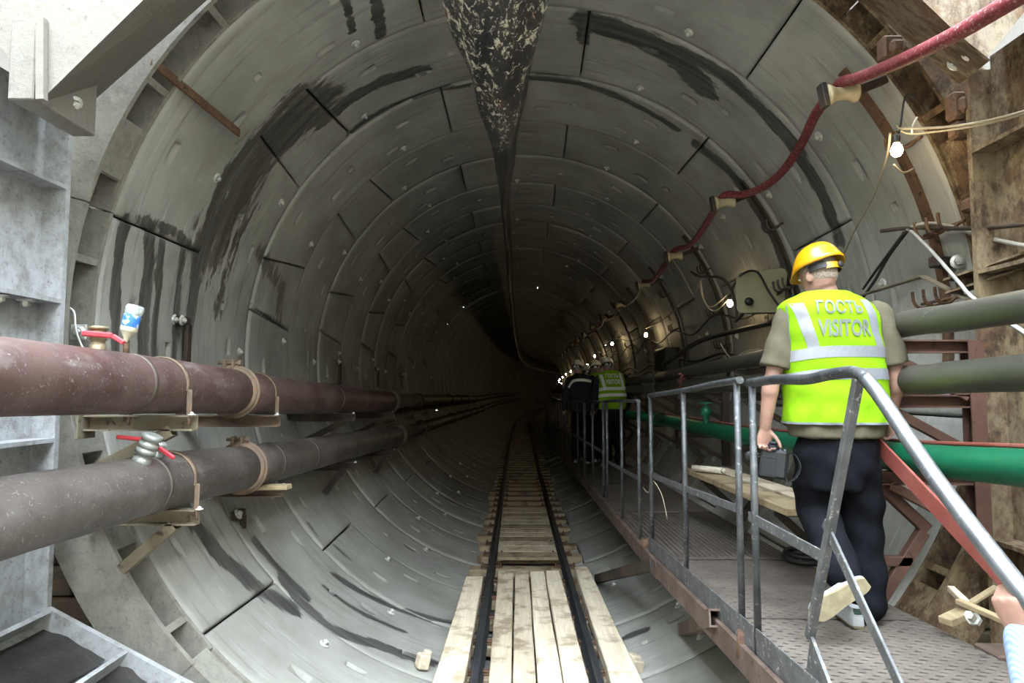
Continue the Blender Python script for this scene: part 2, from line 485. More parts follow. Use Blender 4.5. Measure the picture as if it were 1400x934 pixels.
def seg_mesh(ta, tb, y0, y1, rofs, pockets, du_deg, ny, hi):
    # ta / tb: (far, near) angles of the two longitudinal joints
    gap = 0.007; bev = 0.014
    tmid = (ta[1] + tb[1]) / 2; span = tb[1] - ta[1]
    gs = gap / (RT * math.radians(span)); bs = bev / (RT * math.radians(span))
    ss = [0 + gs, gs + bs] + list(np.linspace(gs + bs, 1 - gs - bs, max(4, int(span / du_deg)) + 1))[1:-1] + [1 - gs - bs, 1 - gs]
    ys = [y0 + gap, y0 + gap + bev] + list(np.linspace(y0 + gap + bev, y1 - gap - bev, ny + 1))[1:-1] + [y1 - gap - bev, y1 - gap]
    PK = []
    for (tc, yc, hu, hv, dep, kind) in pockets:
        f = lambda t: (t - ta[1]) / span
        a, b = f(tc - math.degrees(hu / RT)), f(tc + math.degrees(hu / RT))
        e = 0.006 / (RT * math.radians(span))
        ss += [a, a + e, b - e, b]; ys += [yc - hv, yc - hv + .006, yc + hv - .006, yc + hv]
        PK.append((a, b, e, yc - hv, yc + hv, dep, kind))
    def uniq(L, tol):
        L = sorted(L); out = [L[0]]
        for x in L[1:]:
            if x - out[-1] > tol: out.append(x)
        return out
    ss = np.array(uniq(ss, 1e-5)); ys = np.array(uniq(ys, 1e-4))
    S, Y = np.meshgrid(ss, ys)
    k = (Y - y0) / (y1 - y0)
    T0 = ta[1] + (ta[0] - ta[1]) * k; T1 = tb[1] + (tb[0] - tb[1]) * k
    T = T0 + (T1 - T0) * S
    r = np.full(S.shape, RT + rofs)
    edge = (S < gs + bs * .5) | (S > 1 - gs - bs * .5) | (Y < y0 + gap + bev * .5) | (Y > y1 - gap - bev * .5)
    r[edge] += bev
    for a, b, e, ya, yb, dep, kind in PK:
        ins = (S > a + e * .5) & (S < b - e * .5) & (Y > ya + .003) & (Y < yb - .003)
        if kind == 'w+': r[ins] += dep * (S[ins] - a) / (b - a)
        elif kind == 'w-': r[ins] += dep * (b - S[ins]) / (b - a)
        else: r[ins] += dep
    n, m = S.shape
    A = np.radians(T)
    B = np.array([bend(y) for y in ys])[:, None]
    X = TX + B + r * np.sin(A); Z = TZ + r * np.cos(A)
    top = np.stack([X, Y, Z], -1).reshape(-1, 3)
    ro = RT + 0.12
    per = [(0, j) for j in range(m)] + [(i, m - 1) for i in range(1, n)] + [(n - 1, j) for j in range(m - 2, -1, -1)] + [(i, 0) for i in range(n - 2, 0, -1)]
    low = np.array([[TX + B[i, 0] + ro * math.sin(A[i, j]), Y[i, j], TZ + ro * math.cos(A[i, j])] for i, j in per])
    V = np.concatenate([top, low])
    idx = np.arange(n * m).reshape(n, m)
    F = np.stack([idx[:-1, :-1], idx[:-1, 1:], idx[1:, 1:], idx[1:, :-1]], -1).reshape(-1, 4)[:, ::-1]
    P = [i * m + j for i, j in per]; L = len(P)
    side = np.array([[P[q], P[(q + 1) % L], n * m + (q + 1) % L, n * m + q] for q in range(L)])
    FF = np.concatenate([F, side])
    U = np.concatenate([np.radians(T).ravel() * RT, [A[i, j] * RT for i, j in per]])
    Vv = np.concatenate([Y.ravel(), [Y[i, j] for i, j in per]])
    return V, FF, U, Vv, len(F)
def np_mesh(name, V, FF, U, Vv, nsmooth, off, wet=None):
    me = bpy.data.meshes.new(name)
    V = V - np.array(off)
    me.vertices.add(len(V)); me.vertices.foreach_set('co', V.astype(np.float32).ravel())
    nl = FF.size
    me.loops.add(nl); me.loops.foreach_set('vertex_index', FF.ravel().astype(np.int32))
    me.polygons.add(len(FF)); me.polygons.foreach_set('loop_start', np.arange(0, nl, 4, dtype=np.int32))
    sm = np.zeros(len(FF), bool); sm[:nsmooth] = True
    me.polygons.foreach_set('use_smooth', sm)
    me.update(calc_edges=True)
    uvl = me.uv_layers.new(name='UVMap')
    uvs = np.stack([U[FF.ravel()], Vv[FF.ravel()]], -1)
    uvl.data.foreach_set('uv', uvs.astype(np.float32).ravel())
    if wet is not None:
        at_ = me.attributes.new('wet', 'FLOAT', 'POINT'); at_.data.foreach_set('value', wet.astype(np.float32))
    me.validate()
    return me
rnd = random.Random(3)
for ri in range(1, N_RING + 1):
    y0 = RING_Y0 + (ri - 1) * RING_W; y1 = y0 + RING_W
    J = ODD1 if ri == 1 else (ODD if ri % 2 else EVEN)
    J = sorted(J, key=lambda a: a[1])
    segs = []
    rofs = [0, .0, .004, -.010, .006, -.004][ri] if ri < 6 else rnd.uniform(-.008, .008)
    for k in range(len(J)):
        ta = J[k]; tb = J[(k + 1) % len(J)]
        if k == len(J) - 1: tb = (tb[0] + 360, tb[1] + 360)
        span = tb[1] - ta[1]; c = (ta[1] + tb[1]) / 2
        pk = []
        if span > 25 and ri < 9:
            pk.append((c, (y0 + y1) / 2, .032, .032, .05, 'sq'))
            for q, (fr, yy, kd) in enumerate(((-.30, y0 + .32, 'w+'), (.30, y0 + .40, 'w-'), (-.12, y1 - .40, 'w-'), (.20, y1 - .30, 'w+'))):
                pk.append((c + span * fr, yy, .085, .035, .055, kd))
        du, ny = (0.8, 28) if ri <= 3 else ((1.4, 14) if ri <= 6 else (2.5, 6))
        V, FF, U, Vv, ns = seg_mesh(ta, tb, y0, y1, rofs + rnd.uniform(-.003, .003), pk, du, ny, ri <= 3)
        Uw = (U + math.pi * RT) % (2 * math.pi * RT) - math.pi * RT
        wet = wetness(Uw, Vv) if ri <= 6 else np.zeros(len(U))
        me = np_mesh('lining_segment', V, FF, U + ri * 3.7, Vv, ns, W0[tun.name], wet)
        me.materials.append(M_CONC)
        o = bpy.data.objects.new('lining_segment', me); COL.objects.link(o); o.parent = tun
        W0[o.name] = W0[tun.name]
        segs.append((ta[1], tb[1], o))
    for tb_ in BOLT_TH[ri % 2]:
        yy = y1 - .2 + rnd.uniform(-.05, .05)
        p = cyl_pt(tb_, yy, RT + rofs - .001)
        inward = Vector((TX + bend(yy), yy, TZ)) - p
        par = next((o for a, b, o in segs if a <= tb_ < b or a <= tb_ + 360 < b), segs[0][2])
        inst('bolt', ME_BOLT, aim(p, inward, (0, 1, 0)), par)
# black shell behind the joints: shows as gasket, added to stop light leaking in
Y_FAR0 = RING_Y0 + N_RING * RING_W
g = MB()
for (ya, yb) in [(RING_Y0, Y_FAR0 + .1)]:
    rows = []
    for y in np.linspace(ya, yb, 15):
        rows.append([cyl_pt(a, y, RT + .075) for a in np.arange(0, 360, 5)])
    g.grid(rows, True, close_u=True)
ob('gasket_light_shell', g, M_GASKET, tun, fix=False)
# rings further in, too far to pick their segments apart
rows = []; uu = []
Y_END = 132.0
nr = int((Y_END - Y_FAR0) / RING_W)
ths = np.arange(0, 361, 6.0)
Vf = []; Uf = []; Vvf = []; rows_n = 0
for i in range(nr):
    y0 = Y_FAR0 + i * RING_W
    for yy, rr in ((y0 + .004, RT + .03), (y0 + .02, RT + rnd.uniform(-.012, .012)), (y0 + RING_W - .02, RT + rnd.uniform(-.006, .006)), (y0 + RING_W - .004, RT + .03)):
        for t in ths:
            Vf.append(tuple(cyl_pt(t, yy, rr))); Uf.append(math.radians(t) * RT); Vvf.append(yy)
        rows_n += 1
m_ = len(ths); idx = np.arange(rows_n * m_).reshape(rows_n, m_)
FF = np.stack([idx[:-1, :-1], idx[:-1, 1:], idx[1:, 1:], idx[1:, :-1]], -1).reshape(-1, 4)[:, ::-1]
me = np_mesh('far_lining', np.array(Vf), FF, np.array(Uf), np.array(Vvf), len(FF), W0[tun.name], np.zeros(len(Uf)))
me.materials.append(M_CONC)
o = bpy.data.objects.new('far_lining', me); COL.objects.link(o); o.parent = tun; o['kind'] = 'stuff'; W0[o.name] = W0[tun.name]
g = MB(); c0 = Vector((TX + bend(Y_END), Y_END, TZ))
g.add([cyl_pt(a, Y_END - .5, RT + .1) for a in range(0, 360, 10)], [tuple(range(36))])
ob('end_face', g, M_GASKET, tun, fix=False)  # black cap added to close the tube so its far end stays dark

# ---- portal wall round the ring, shaft floor and shaft walls
def plain_conc(name, c1, c2, s=1.5):
    t = NT(name); v = t.coords('Object'); a = t.noise(v, s, 6, .6); b = t.noise(v, 30, 4, .7)
    col = t.mix(t.ramp(a, .35, .65), c1, c2); col = t.mix(t.ramp(b, .6, .75, 0, .5), col, tuple(x * .5 for x in c1))
    t.bump(b, .3, .01); return t.set(col, .85, 0, .3)
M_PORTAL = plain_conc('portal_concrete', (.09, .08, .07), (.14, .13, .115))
M_SHAFT = plain_conc('shaft_concrete', (.36, .335, .27), (.44, .41, .33))
M_FLOOR = plain_conc('shaft_floor', (.16, .14, .12), (.22, .20, .17))
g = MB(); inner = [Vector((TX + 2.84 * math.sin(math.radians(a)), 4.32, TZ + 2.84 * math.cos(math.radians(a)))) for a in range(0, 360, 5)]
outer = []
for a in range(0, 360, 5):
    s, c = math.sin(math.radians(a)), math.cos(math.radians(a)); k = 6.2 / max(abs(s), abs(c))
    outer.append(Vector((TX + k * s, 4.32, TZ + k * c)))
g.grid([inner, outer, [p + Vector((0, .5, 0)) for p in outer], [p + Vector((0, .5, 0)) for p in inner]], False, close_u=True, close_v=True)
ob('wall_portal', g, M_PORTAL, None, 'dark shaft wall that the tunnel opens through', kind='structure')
g = MB(); g.box((0, -1.4, -.55), (10.4, 11.4, .3)); ob('floor', g, M_FLOOR, None, 'dirty concrete floor of the access shaft', kind='structure')
g = MB(); g.box((-5.1, -1.4, 4.55), (.3, 11.4, 10.5)); ob('wall_left', g, M_SHAFT, None, 'pale concrete shaft wall on the left', kind='structure')
g = MB(); g.box((5.1, -1.4, 4.55), (.3, 11.4, 10.5)); ob('wall_right', g, M_SHAFT, None, 'pale concrete shaft wall on the right', kind='structure')
g = MB(); g.box((0, -7.0, 4.7), (10.5, .3, 10.8)); ob('wall_back', g, M_SHAFT, None, 'pale concrete shaft wall added unseen behind the viewer to cut low skylight', kind='structure')  # unseen wall, added and sized to keep low skylight out of the tunnel

# ---- painted steel, whiter on the left, rusty on the right
def frame_paint(name, white=(.33, .34, .35), cream=(.22, .165, .095), bias=0.0):
    t = NT(name); gm = t.n('ShaderNodeNewGeometry'); sp = t.n('ShaderNodeSeparateXYZ')
    t.t.links.new(gm.outputs['Position'], sp.inputs[0])
    def pos(sc):
        mp = t.n('ShaderNodeMapping'); t.t.links.new(gm.outputs['Position'], mp.inputs[0]); mp.inputs['Scale'].default_value = sc; return mp.outputs[0]
    side = t.ramp(sp.outputs['X'], -1.6, 1.7)
    a = t.noise(pos((1, 1, .8)), 3.4, 8, .72); b = t.noise(pos((1.5, 1.5, .8)), 7, 8, .78); c = t.noise(pos((1, 1, 1)), 28, 6, .75); m = t.noise(pos((1, 1, 1)), 9, 8, .75)
    col = t.mix(side, white, cream)
    col = t.mix(t.ramp(m, .42, .66, 0, .55), col, (.125, .115, .098))                 # cement splash and grime
    col = t.mix(t.ramp(b, .46, .72, 0, .6), col, t.mix(side, (.16, .155, .145), (.13, .095, .06)))
    amt = t.math('MULTIPLY', side, .14)
    rust = t.ramp(t.math('ADD', t.math('ADD', t.math('MULTIPLY', a, .5), t.math('MULTIPLY', b, .5)), amt), .555 - bias, .70 - bias)
    rcol = t.mix(t.ramp(m, .38, .62), (.040, .025, .016), (.115, .066, .034))
    col = t.mix(rust, col, rcol)
    col = t.mix(t.ramp(c, .56, .68, 0, .55), col, (.07, .06, .052))
    t.bump(t.math('ADD', c, t.math('MULTIPLY', m, 1.2)), .45, .010)
    return t.set(col, t.ramp(rust, 0, 1, .55, .85), 0, .35)
M_FRAME = frame_paint('frame_paint')
M_RINGPAINT = frame_paint('ring_paint', (.24, .228, .195), (.25, .19, .105), .015)
M_BRACE = frame_paint('brace_paint', (.165, .153, .128), (.165, .132, .088))

# ---- steel entry ring: front and back flanges, shell, ribs
YF, YB = 3.86, 4.14
ring = thing('steel_ring', (TX, YF, 0), 'ribbed steel entry ring around the tunnel mouth, pale left, rusty right', 'ring')
def sector(a0, a1, r0, r1, y0, y1, step=3.0):
    n = max(2, int(abs(a1 - a0) / step) + 1); A = np.linspace(a0, a1, n); g = MB()
    P = lambda a, y, r: Vector((TX + r * math.sin(math.radians(a)), y, TZ + r * math.cos(math.radians(a))))
    g.grid([[P(a, y0, r0) for a in A], [P(a, y0, r1) for a in A], [P(a, y1, r1) for a in A], [P(a, y1, r0) for a in A]], False, close_v=True)
    for a in (a0, a1):
        g.add([P(a, y0, r0), P(a, y0, r1), P(a, y1, r1), P(a, y1, r0)], [(0, 1, 2, 3)])
    return g
for k in range(6):
    a0 = -15 + k * 60; a1 = a0 + 59.8
    ob('front_flange', sector(a0, a1, 2.69, 2.99, YF, YF + .035), M_RINGPAINT, ring)
    ob('back_flange', sector(a0, a1, 2.695, 2.88, YB - .03, YB), M_RINGPAINT, ring)
    ob('shell', sector(a0, a1, 2.86, 2.89, YF + .035, YB - .03), M_RINGPAINT, ring)
def rib_at(a, name='rib', th=.9, r0=2.70):
    return ob(name, sector(a - th / 2, a + th / 2, r0, 2.87, YF + .035, YB - .03, 1), M_RINGPAINT, ring)
for a in range(-178, 180, 12):
    rib_at(a + rnd.uniform(-.5, .5))
for a0 in (-71, -118, -142, 66, 124):              # closed cover plates between some ribs
    ob('cover_plate', sector(a0, a0 + 7.5, 2.715, 2.73, YF + .03, YB - .03), M_RINGPAINT, ring)
bw = MB(); bw.box((0, 0, .006), (.10, .10, .012), ch=.002)
bw.lathe([(.032, .012), (.032, .017), (0, .017)], seg=14); bw.lathe([(.022, .017), (.022, .04), (.010, .042), (.010, .06), (0, .06)], seg=6, smooth=False)
ME_SQBOLT = mshare(bw, 'square_washer_bolt', M_BOLT)
for a in (-60, -48, -84.5, -97, 34, 46.5, 58, 70, 82, 106, -129):
    p = Vector((TX + 2.858 * math.sin(math.radians(a)), (YF + YB) / 2, TZ + 2.858 * math.cos(math.radians(a))))
    inst('washer_bolt', ME_SQBOLT, aim(p, Vector((TX, p.y, TZ)) - p, (0, 1, 0)), ring)
bp = MB(); bp.box((0, 0, .01), (.11, .11, .02), ch=.004); ME_PLUG = mshare(bp, 'socket_plate', M_RINGPAINT)
for a in (-72.5, -54, 40, 52, 76, 94, -110):
    p = Vector((TX + 2.855 * math.sin(math.radians(a)), (YF + YB) / 2 + .02, TZ + 2.855 * math.cos(math.radians(a))))
    inst('socket_plate', ME_PLUG, aim(p, Vector((TX, p.y, TZ)) - p, (0, 1, 0)), ring)

# ---- timber lagging behind the ring, plank by plank, on the portal wall
lag = thing('timber_lagging', (TX, 4.1, 0), 'stack of old dark planks wedged behind the steel ring, left of it', 'planks')
lag2 = thing('timber_lagging', (TX, 4.1, 0), 'stack of weathered planks behind the steel ring and grey pipes, right of it', 'planks')
for i in range(12):
    z = -.3 + i * .185
    xi = TX - math.sqrt(max(.01, 3.04 ** 2 - (abs(z - TZ) - .09) ** 2)) - .03
    g = MB(); g.box((xi - .6 + rnd.uniform(-.03, 0), 4.14 + rnd.uniform(-.015, .015), z), (1.2, .07, .172), ch=.008); ob('plank', g, M_PLANKX, lag)
M_PLANKX2 = wood('grey_lagging', (.17, .15, .115), (.22, .20, .16), (.11, .09, .065), 0)
for i in range(13):
    z = -.3 + i * .185
    xi = TX + math.sqrt(max(.01, 3.04 ** 2 - (abs(z - TZ) - .09) ** 2)) + .03
    g = MB(); g.box((xi + .6 + rnd.uniform(0, .03), 4.14 + rnd.uniform(-.015, .015), z), (1.2, .07, .172), ch=.008); ob('plank', g, M_PLANKX2, lag2)

# ---- thrust frame of welded plates: back flange, web, front flange, stiffeners
def frame_run(root, tips, sgn, y_back, y_front, stiff=()):
    # tips: inner-edge points (X, Z); outward normal on side sgn of the run
    for i in range(len(tips) - 1):
        a = Vector((tips[i][0], 0, tips[i][1])); b = Vector((tips[i + 1][0], 0, tips[i + 1][1]))
        d = (b - a).normalized(); nrm = Vector((d.z, 0, -d.x)) * sgn
        def plate(o0, o1, y0, y1, name, a=a, b=b):
            g = MB(); P = []
            for y in (y0, y1):
                for q in (a + nrm * o0, b + nrm * o0, b + nrm * o1, a + nrm * o1): P.append((q.x, y, q.z))
            g.hexa(P); ob(name, g, M_FRAME, root)
        plate(0, .55, y_back, y_back + .035, 'back_flange')
        plate(.125, .15, y_front, y_back, 'web_plate', a - d * .075, b + d * .075)
        plate(0, .55, y_front - .035, y_front, 'front_flange')
        plate(.53, .55, y_front, y_back, 'outer_plate')
    for i in range(1, len(tips) - 1):
        c = Vector((tips[i][0], 0, tips[i][1])); d0 = (c - Vector((tips[i - 1][0], 0, tips[i - 1][1]))).normalized(); d1 = (Vector((tips[i + 1][0], 0, tips[i + 1][1])) - c).normalized()
        if (d0 - d1).length < .05: continue
        q0 = c + Vector((d0.z, 0, -d0.x)) * sgn * .55; q1 = c + Vector((d1.z, 0, -d1.x)) * sgn * .55
        for yy, nm in ((y_back, 'corner_plate'), (y_front - .035, 'corner_plate')):
            g = MB(); A = [(p.x, yy, p.z) for p in (c, q0, q1)]; B = [(p.x, yy + .035, p.z) for p in (c, q0, q1)]
            g.add(A + B, [(0, 1, 2), (5, 4, 3), (0, 3, 4, 1), (1, 4, 5, 2), (2, 5, 3, 0)]); ob(nm, g, M_FRAME, root)
    for (x, z, dx, dz, ln) in stiff:
        d = Vector((dx, 0, dz)).normalized(); t = Vector((-d.z, 0, d.x)) * .011
        g = MB(); P = []
        p0 = Vector((x, 0, z)); p1 = p0 + d * ln
        for y in (y_front, y_back):
            for q in (p0 - t, p1 - t, p1 + t, p0 + t): P.append((q.x, y, q.z))
        g.hexa(P); ob('stiffener', g, M_FRAME, root)
        # weld gussets where the stiffener meets the flange
XL = at(84, 400, 3.6).x
zc = at(80, 832, 3.6).z; pD = at(232, 922, 3.6)
fl = thing('portal_column', (XL, 3.3, -.4), 'white painted steel thrust frame column on the left of the tunnel mouth', 'frame')
zs = [at(84, 256, 3.6).z, at(84, 412, 3.6).z, at(84, 602, 3.6).z]
k = (pD.z - zc) / (pD.x - XL)
frame_run(fl, [(XL, at(84, 150, 3.6).z), (XL, zc), (pD.x, pD.z), (pD.x + .9, pD.z + .9 * k)], 1, 3.6, 2.55,
          [(XL, z, -1, 0, .14) for z in zs] + [(XL + .02, zc - .01, -.8, -.6, .16), (pD.x + .05, pD.z - .03, -.5, -.87, .16), (XL + .42, zc + .42 * k, -.5, -.87, .15)])
# bolts on the column's stiffeners
for (x, y) in ((20, 412), (40, 418)):
    p = at(x, y, 3.35); p.x = min(p.x, XL - .02)
for z in zs[1:2]:
    for yy in (3.42, 3.25):
        inst('bolt', ME_BOLT, aim((XL - .06, yy, z - .012), (0, 0, -1), (1, 0, 0)), fl)
# left frame's lower bays: sheets of wet dirt, pocket shadow put into their dark colour
M_SLUDGE_SHADE = weathered('wet_sludge_and_shade', (.016, .015, .014), (.035, .032, .029), (.16, .15, .13), 5, 22, .62, .72, .35, 0, .5)
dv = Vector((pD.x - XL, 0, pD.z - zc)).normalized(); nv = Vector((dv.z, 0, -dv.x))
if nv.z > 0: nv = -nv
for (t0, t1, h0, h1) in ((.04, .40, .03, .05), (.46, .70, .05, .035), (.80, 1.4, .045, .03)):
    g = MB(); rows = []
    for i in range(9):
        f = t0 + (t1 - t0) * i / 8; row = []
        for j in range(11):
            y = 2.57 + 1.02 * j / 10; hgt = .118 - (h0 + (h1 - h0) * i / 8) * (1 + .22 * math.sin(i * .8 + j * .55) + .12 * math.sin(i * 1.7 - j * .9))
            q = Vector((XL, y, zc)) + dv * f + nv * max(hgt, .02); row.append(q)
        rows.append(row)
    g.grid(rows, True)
    ob('sludge_shade', g, M_SLUDGE_SHADE, fl)
# knee brace box upper left
kb = thing('knee_brace', at(100, 163, 3.55), 'pale welded box brace slanting across the upper left corner', 'brace')
def slab_px(under, lift, parent, name, mat):
    P = [at(*q) for q in under]; g = MB(); g.hexa(P + [p + Vector(lift) for p in P]); return ob(name, g, mat, parent)
slab_px([(58, 135, 2.95), (100, 163, 3.55), (480, -175, 3.55), (395, -195, 2.95)], (-.42, 0, .50), kb, 'box_beam', M_BRACE)
P0 = at(15, 139, 2.95); P1 = at(56, 29, 2.95)
g = MB(); g.box(((P0.x + P1.x) / 2, 3.15, (P0.z + P1.z) / 2), (P1.x - P0.x, .45, P1.z - P0.z), ch=.006); ob('end_block', g, M_BRACE, kb)
g = MB(); q0 = at(57, 137, 2.93); q1 = at(57, 26, 2.93); g.bar(q0, q1, .035, .03, (0, 1, 0)); ob('weld_strip', g, M_BRACE, kb)
for q in ((95, 133), (75, 124)):
    p = at(*q, 3.3); 
    inst('bolt', ME_BOLT, aim(at(q[0], q[1], 3.22) + Vector((.02, 0, -.03)), (.7, -.3, -.64)), kb)
# right frame
XR = at(1338, 400, 3.72).x
fr = thing('portal_column', (XR, 3.3, -.4), 'rust streaked steel thrust frame column on the right of the tunnel mouth', 'frame')
frame_run(fr, [(XR, at(1338, 95, 3.72).z), (XR, -.38)], -1, 3.72, 2.6, [(XR, at(1345, 207, 3.72).z, 1, 0, .14), (XR, at(1345, 372, 3.72).z, 1, 0, .14), (XR, at(1345, 740, 3.72).z, 1, 0, .14)])
kr = thing('knee_brace', at(1308, 112, 3.6), 'rust stained steel box brace with two bolts in the upper right corner', 'brace')
slab_px([(1347, 82, 3.0), (1306, 113, 3.62), (960, -190, 3.62), (1035, -215, 3.0)], (.42, 0, .50), kr, 'box_beam', M_BRACE)
slab_px([(1349, 80, 2.97), (1308, 113, 3.60), (1268, 78, 3.60), (1305, 45, 2.97)], (.01, -.01, -.012), kr, 'end_plate', M_BRACE)
for q in ((1310, 83, 3.4), (1331, 69, 3.15)):
    inst('bolt', ME_BOLT, aim(at(*q) + Vector((-.012, 0, -.012)), (-.62, -.3, -.74)), kr)
# rusty cleats on the ring front
for (qs, lb) in ((((1296, 128), (1318, 165)), 'rust caked steel cleat beside the upper right brace'), (((1300, 168), (1325, 190)), 'small dark steel cleat on the rusty ring, below the caked one'),
                 (((1318, 272), (1334, 290)), 'small brown cleat low on the rusty ring, above the cables'), (((1202, 52), (1232, 84)), 'dark steel cleat tucked under the upper right brace')):
    a = at(*qs[0], 3.82); b = at(*qs[1], 3.82)
    g = MB(); g.box(((a.x + b.x) / 2, 3.82, (a.z + b.z) / 2), (abs(b.x - a.x), .09, abs(a.z - b.z)), ch=.015); g.box(((a.x + b.x) / 2 + .01, 3.80, (a.z + b.z) / 2 - .01), (abs(b.x - a.x) * .7, .12, abs(a.z - b.z) * .6), ch=.02)
    ob('steel_cleat', g, M_RUST, None, lb, 'cleat')
# ================================================================== TRACK
def sweep(path, poly, up=(0, 0, 1), smooth=False):
    P = [Vector(p) for p in path]; rows = []
    for i, p in enumerate(P):
        d = P[min(i + 1, len(P) - 1)] - P[max(i - 1, 0)]
        r, _, u = frame_from(d, up)
        rows.append([p + r * x + u * y for x, y in poly])
    g = MB(); g.grid(rows, smooth, close_u=True)
    n = len(poly); g.add(rows[0], [tuple(range(n))]); g.add(rows[-1], [tuple(range(n))])
    return g
Z_RAIL = .26
XRL = atZ(648, 934, Z_RAIL).x; XRR = atZ(822, 934, Z_RAIL).x
SLP = .000                       # the track stays level
RAIL = [(-.052, 0), (.052, 0), (.052, .010), (.010, .024), (.008, .078), (.026, .088), (.026, .108), (.020, .112), (-.020, .112), (-.026, .108), (-.026, .088), (-.008, .078), (-.010, .024), (-.052, .010)]
ys = list(np.arange(3.2, 12, 2)) + list(np.arange(12, 90, 3))
HEADP = [(-.0265, .104), (.0265, .104), (.021, .1135), (-.021, .1135)]
SLEEPER_Y = [3.5 + .62 * i for i in range(46)]
ORD = ['first', 'second', 'third', 'fourth', 'fifth', 'sixth', 'seventh', 'eighth', 'ninth', 'tenth', 'eleventh', 'twelfth', 'thirteenth', 'fourteenth']
rails = []
for x, nm in ((XRL, 'left rail of the narrow dark steel track, on timber sleepers'), (XRR, 'right rail of the narrow dark steel track, nearer the walkway')):
    rt = thing('rail', (x, 3.2, Z_RAIL - .112), nm, 'rail')
    ob('rail_bar', sweep([(x + bend(y), y, Z_RAIL - .112) for y in ys], RAIL), M_RAILSTEEL, rt)
    ob('rail_head', sweep([(x + bend(y), y, Z_RAIL - .112) for y in ys], HEADP), M_RAILHEAD, rt)
    rails.append(rt)
ck = MB(); ck.box((0, 0, .006), (.09, .10, .012), ch=.002); ck.box((-.02, 0, .02), (.05, .05, .018), ch=.005); ck.lathe([(.016, .012), (.016, .045), (.008, .046), (.008, .06), (0, .06)], (.02, 0, 0), seg=6, smooth=False)
ME_CLIP = mshare(ck, 'rail_clip', M_RUST)
for y in SLEEPER_Y[:22]:
    for rt, x in zip(rails, (XRL, XRR)):
        for s in (-1, 1):
            M = Matrix.Translation((x + bend(y) + s * .088, y, Z_RAIL - .112)) @ Matrix.Rotation(0 if s > 0 else math.pi, 4, 'Z')
            inst('rail_clip', ME_CLIP, M, rt)
XC = (XRL + XRR) / 2
gs = MB(); gs.box((0, 0, .04), (1.36, .20, .085), ch=.008); ME_SLEEP = mshare(gs, 'sleeper', M_SLEEPER)
for i, y in enumerate(SLEEPER_Y):
    big = 7 <= i <= 9
    M = Matrix.Translation((XC + bend(y) + (random.uniform(-.05, .05)), y + random.uniform(-.02, .02), Z_RAIL - .112 - .0835)) @ Matrix.Rotation(random.uniform(-.02, .02), 4, 'Z')
    o = inst('sleeper', ME_SLEEP, M, None, label=('timber sleeper under the long boards, %s from the viewer' % ORD[i] if i < 8 else 'rough timber sleeper past the long boards, %s one beyond their far ends' % ORD[i - 8] if i < 22 else 'dark timber sleeper of the track deep inside the tunnel'), cat='sleeper', group='track sleepers')
# long boards between and beside the rails
BY1 = 7.92
def board(xa0, xb0, xa1, xb1, mat, lab, y1=BY1, y0=4.15):
    ZT = Z_RAIL - .012
    a0, b0, a1, b1 = [atZ(x, y, ZT) for x, y in ((xa0, 934), (xb0, 934), (xa1, 783), (xb1, 783))]
    f = lambda p, q, y: p.x + (q.x - p.x) * (y - p.y) / (q.y - p.y)
    zb = Z_RAIL - .108
    P = []
    n = 7; g = MB(); rows = []
    for k in range(n):
        y = y0 + (y1 - y0) * k / (n - 1); l = f(a0, a1, y) + random.uniform(-.004, .004); r = f(b0, b1, y) + random.uniform(-.004, .004); dz = random.uniform(-.004, .004)
        rows.append([(l, y, zb), (r, y, zb), (r, y, ZT - .008 + dz), (r - .008, y, ZT + dz), (l + .008, y, ZT + dz), (l, y, ZT - .008 + dz)])
    g.grid(rows, False, close_u=True); g.add(rows[0], [tuple(range(6))]); g.add(rows[-1], [tuple(range(6))])
    ob('plank', g, mat, None, lab, 'plank', 'boards along the track')
board(668, 699, 681, 702, M_PLANKY2, 'weathered board right beside the left rail, between the rails')
board(701, 733, 704, 723, M_PLANKY2, 'worn grey brown board left of the middle, between the rails')
board(735, 769, 725, 744, M_PLANKY, 'pale damp stained board right of the middle, between the rails')
board(771, 806, 746, 766, M_PLANKY, 'pale board with drip spots beside the right rail, between the rails')
board(590, 634, 639, 662, M_PLANKY, 'pale board lying outside the left rail on the concrete', 7.7)
board(836, 880, 788, 808, M_PLANKY, 'pale board lying outside the right rail, towards the walkway', 8.1)
# cross boards laid between the rails beyond the long ones
yy = 8.75
for i in range(11):
    w = random.uniform(.26, .36)
    g = MB(); g.box((XC + bend(yy), yy + w / 2, Z_RAIL - .085), ((XRR - XRL) - .12, w - .03, .04), ch=.006)
    ob('cross_board', g, M_PLANKY2 if i % 3 else M_SLEEPER, None, 'short cross board between the rails, %s one past the long boards' % ORD[i], 'plank', 'cross boards between the rails'); yy += w
for (x, y, lab, s) in ((862, 920, 'broken timber block on the invert at the foot of the outer right board', .15), (578, 915, 'splintered timber wedge against the outer left board', .09)):
    p = atR(x, y); g = MB(); M = Matrix.Rotation(.5, 3, 'Z') @ Matrix.Rotation(.25, 3, 'Y')
    g.box((p.x, p.y, p.z + .06), (s, s * 1.1, .11), M, ch=.012); g.box((p.x + .03, p.y + .05, p.z + .10), (s * .6, s * .7, .05), M, ch=.01)
    ob('timber_block', g, M_PLANKY2, None, lab, 'timber')

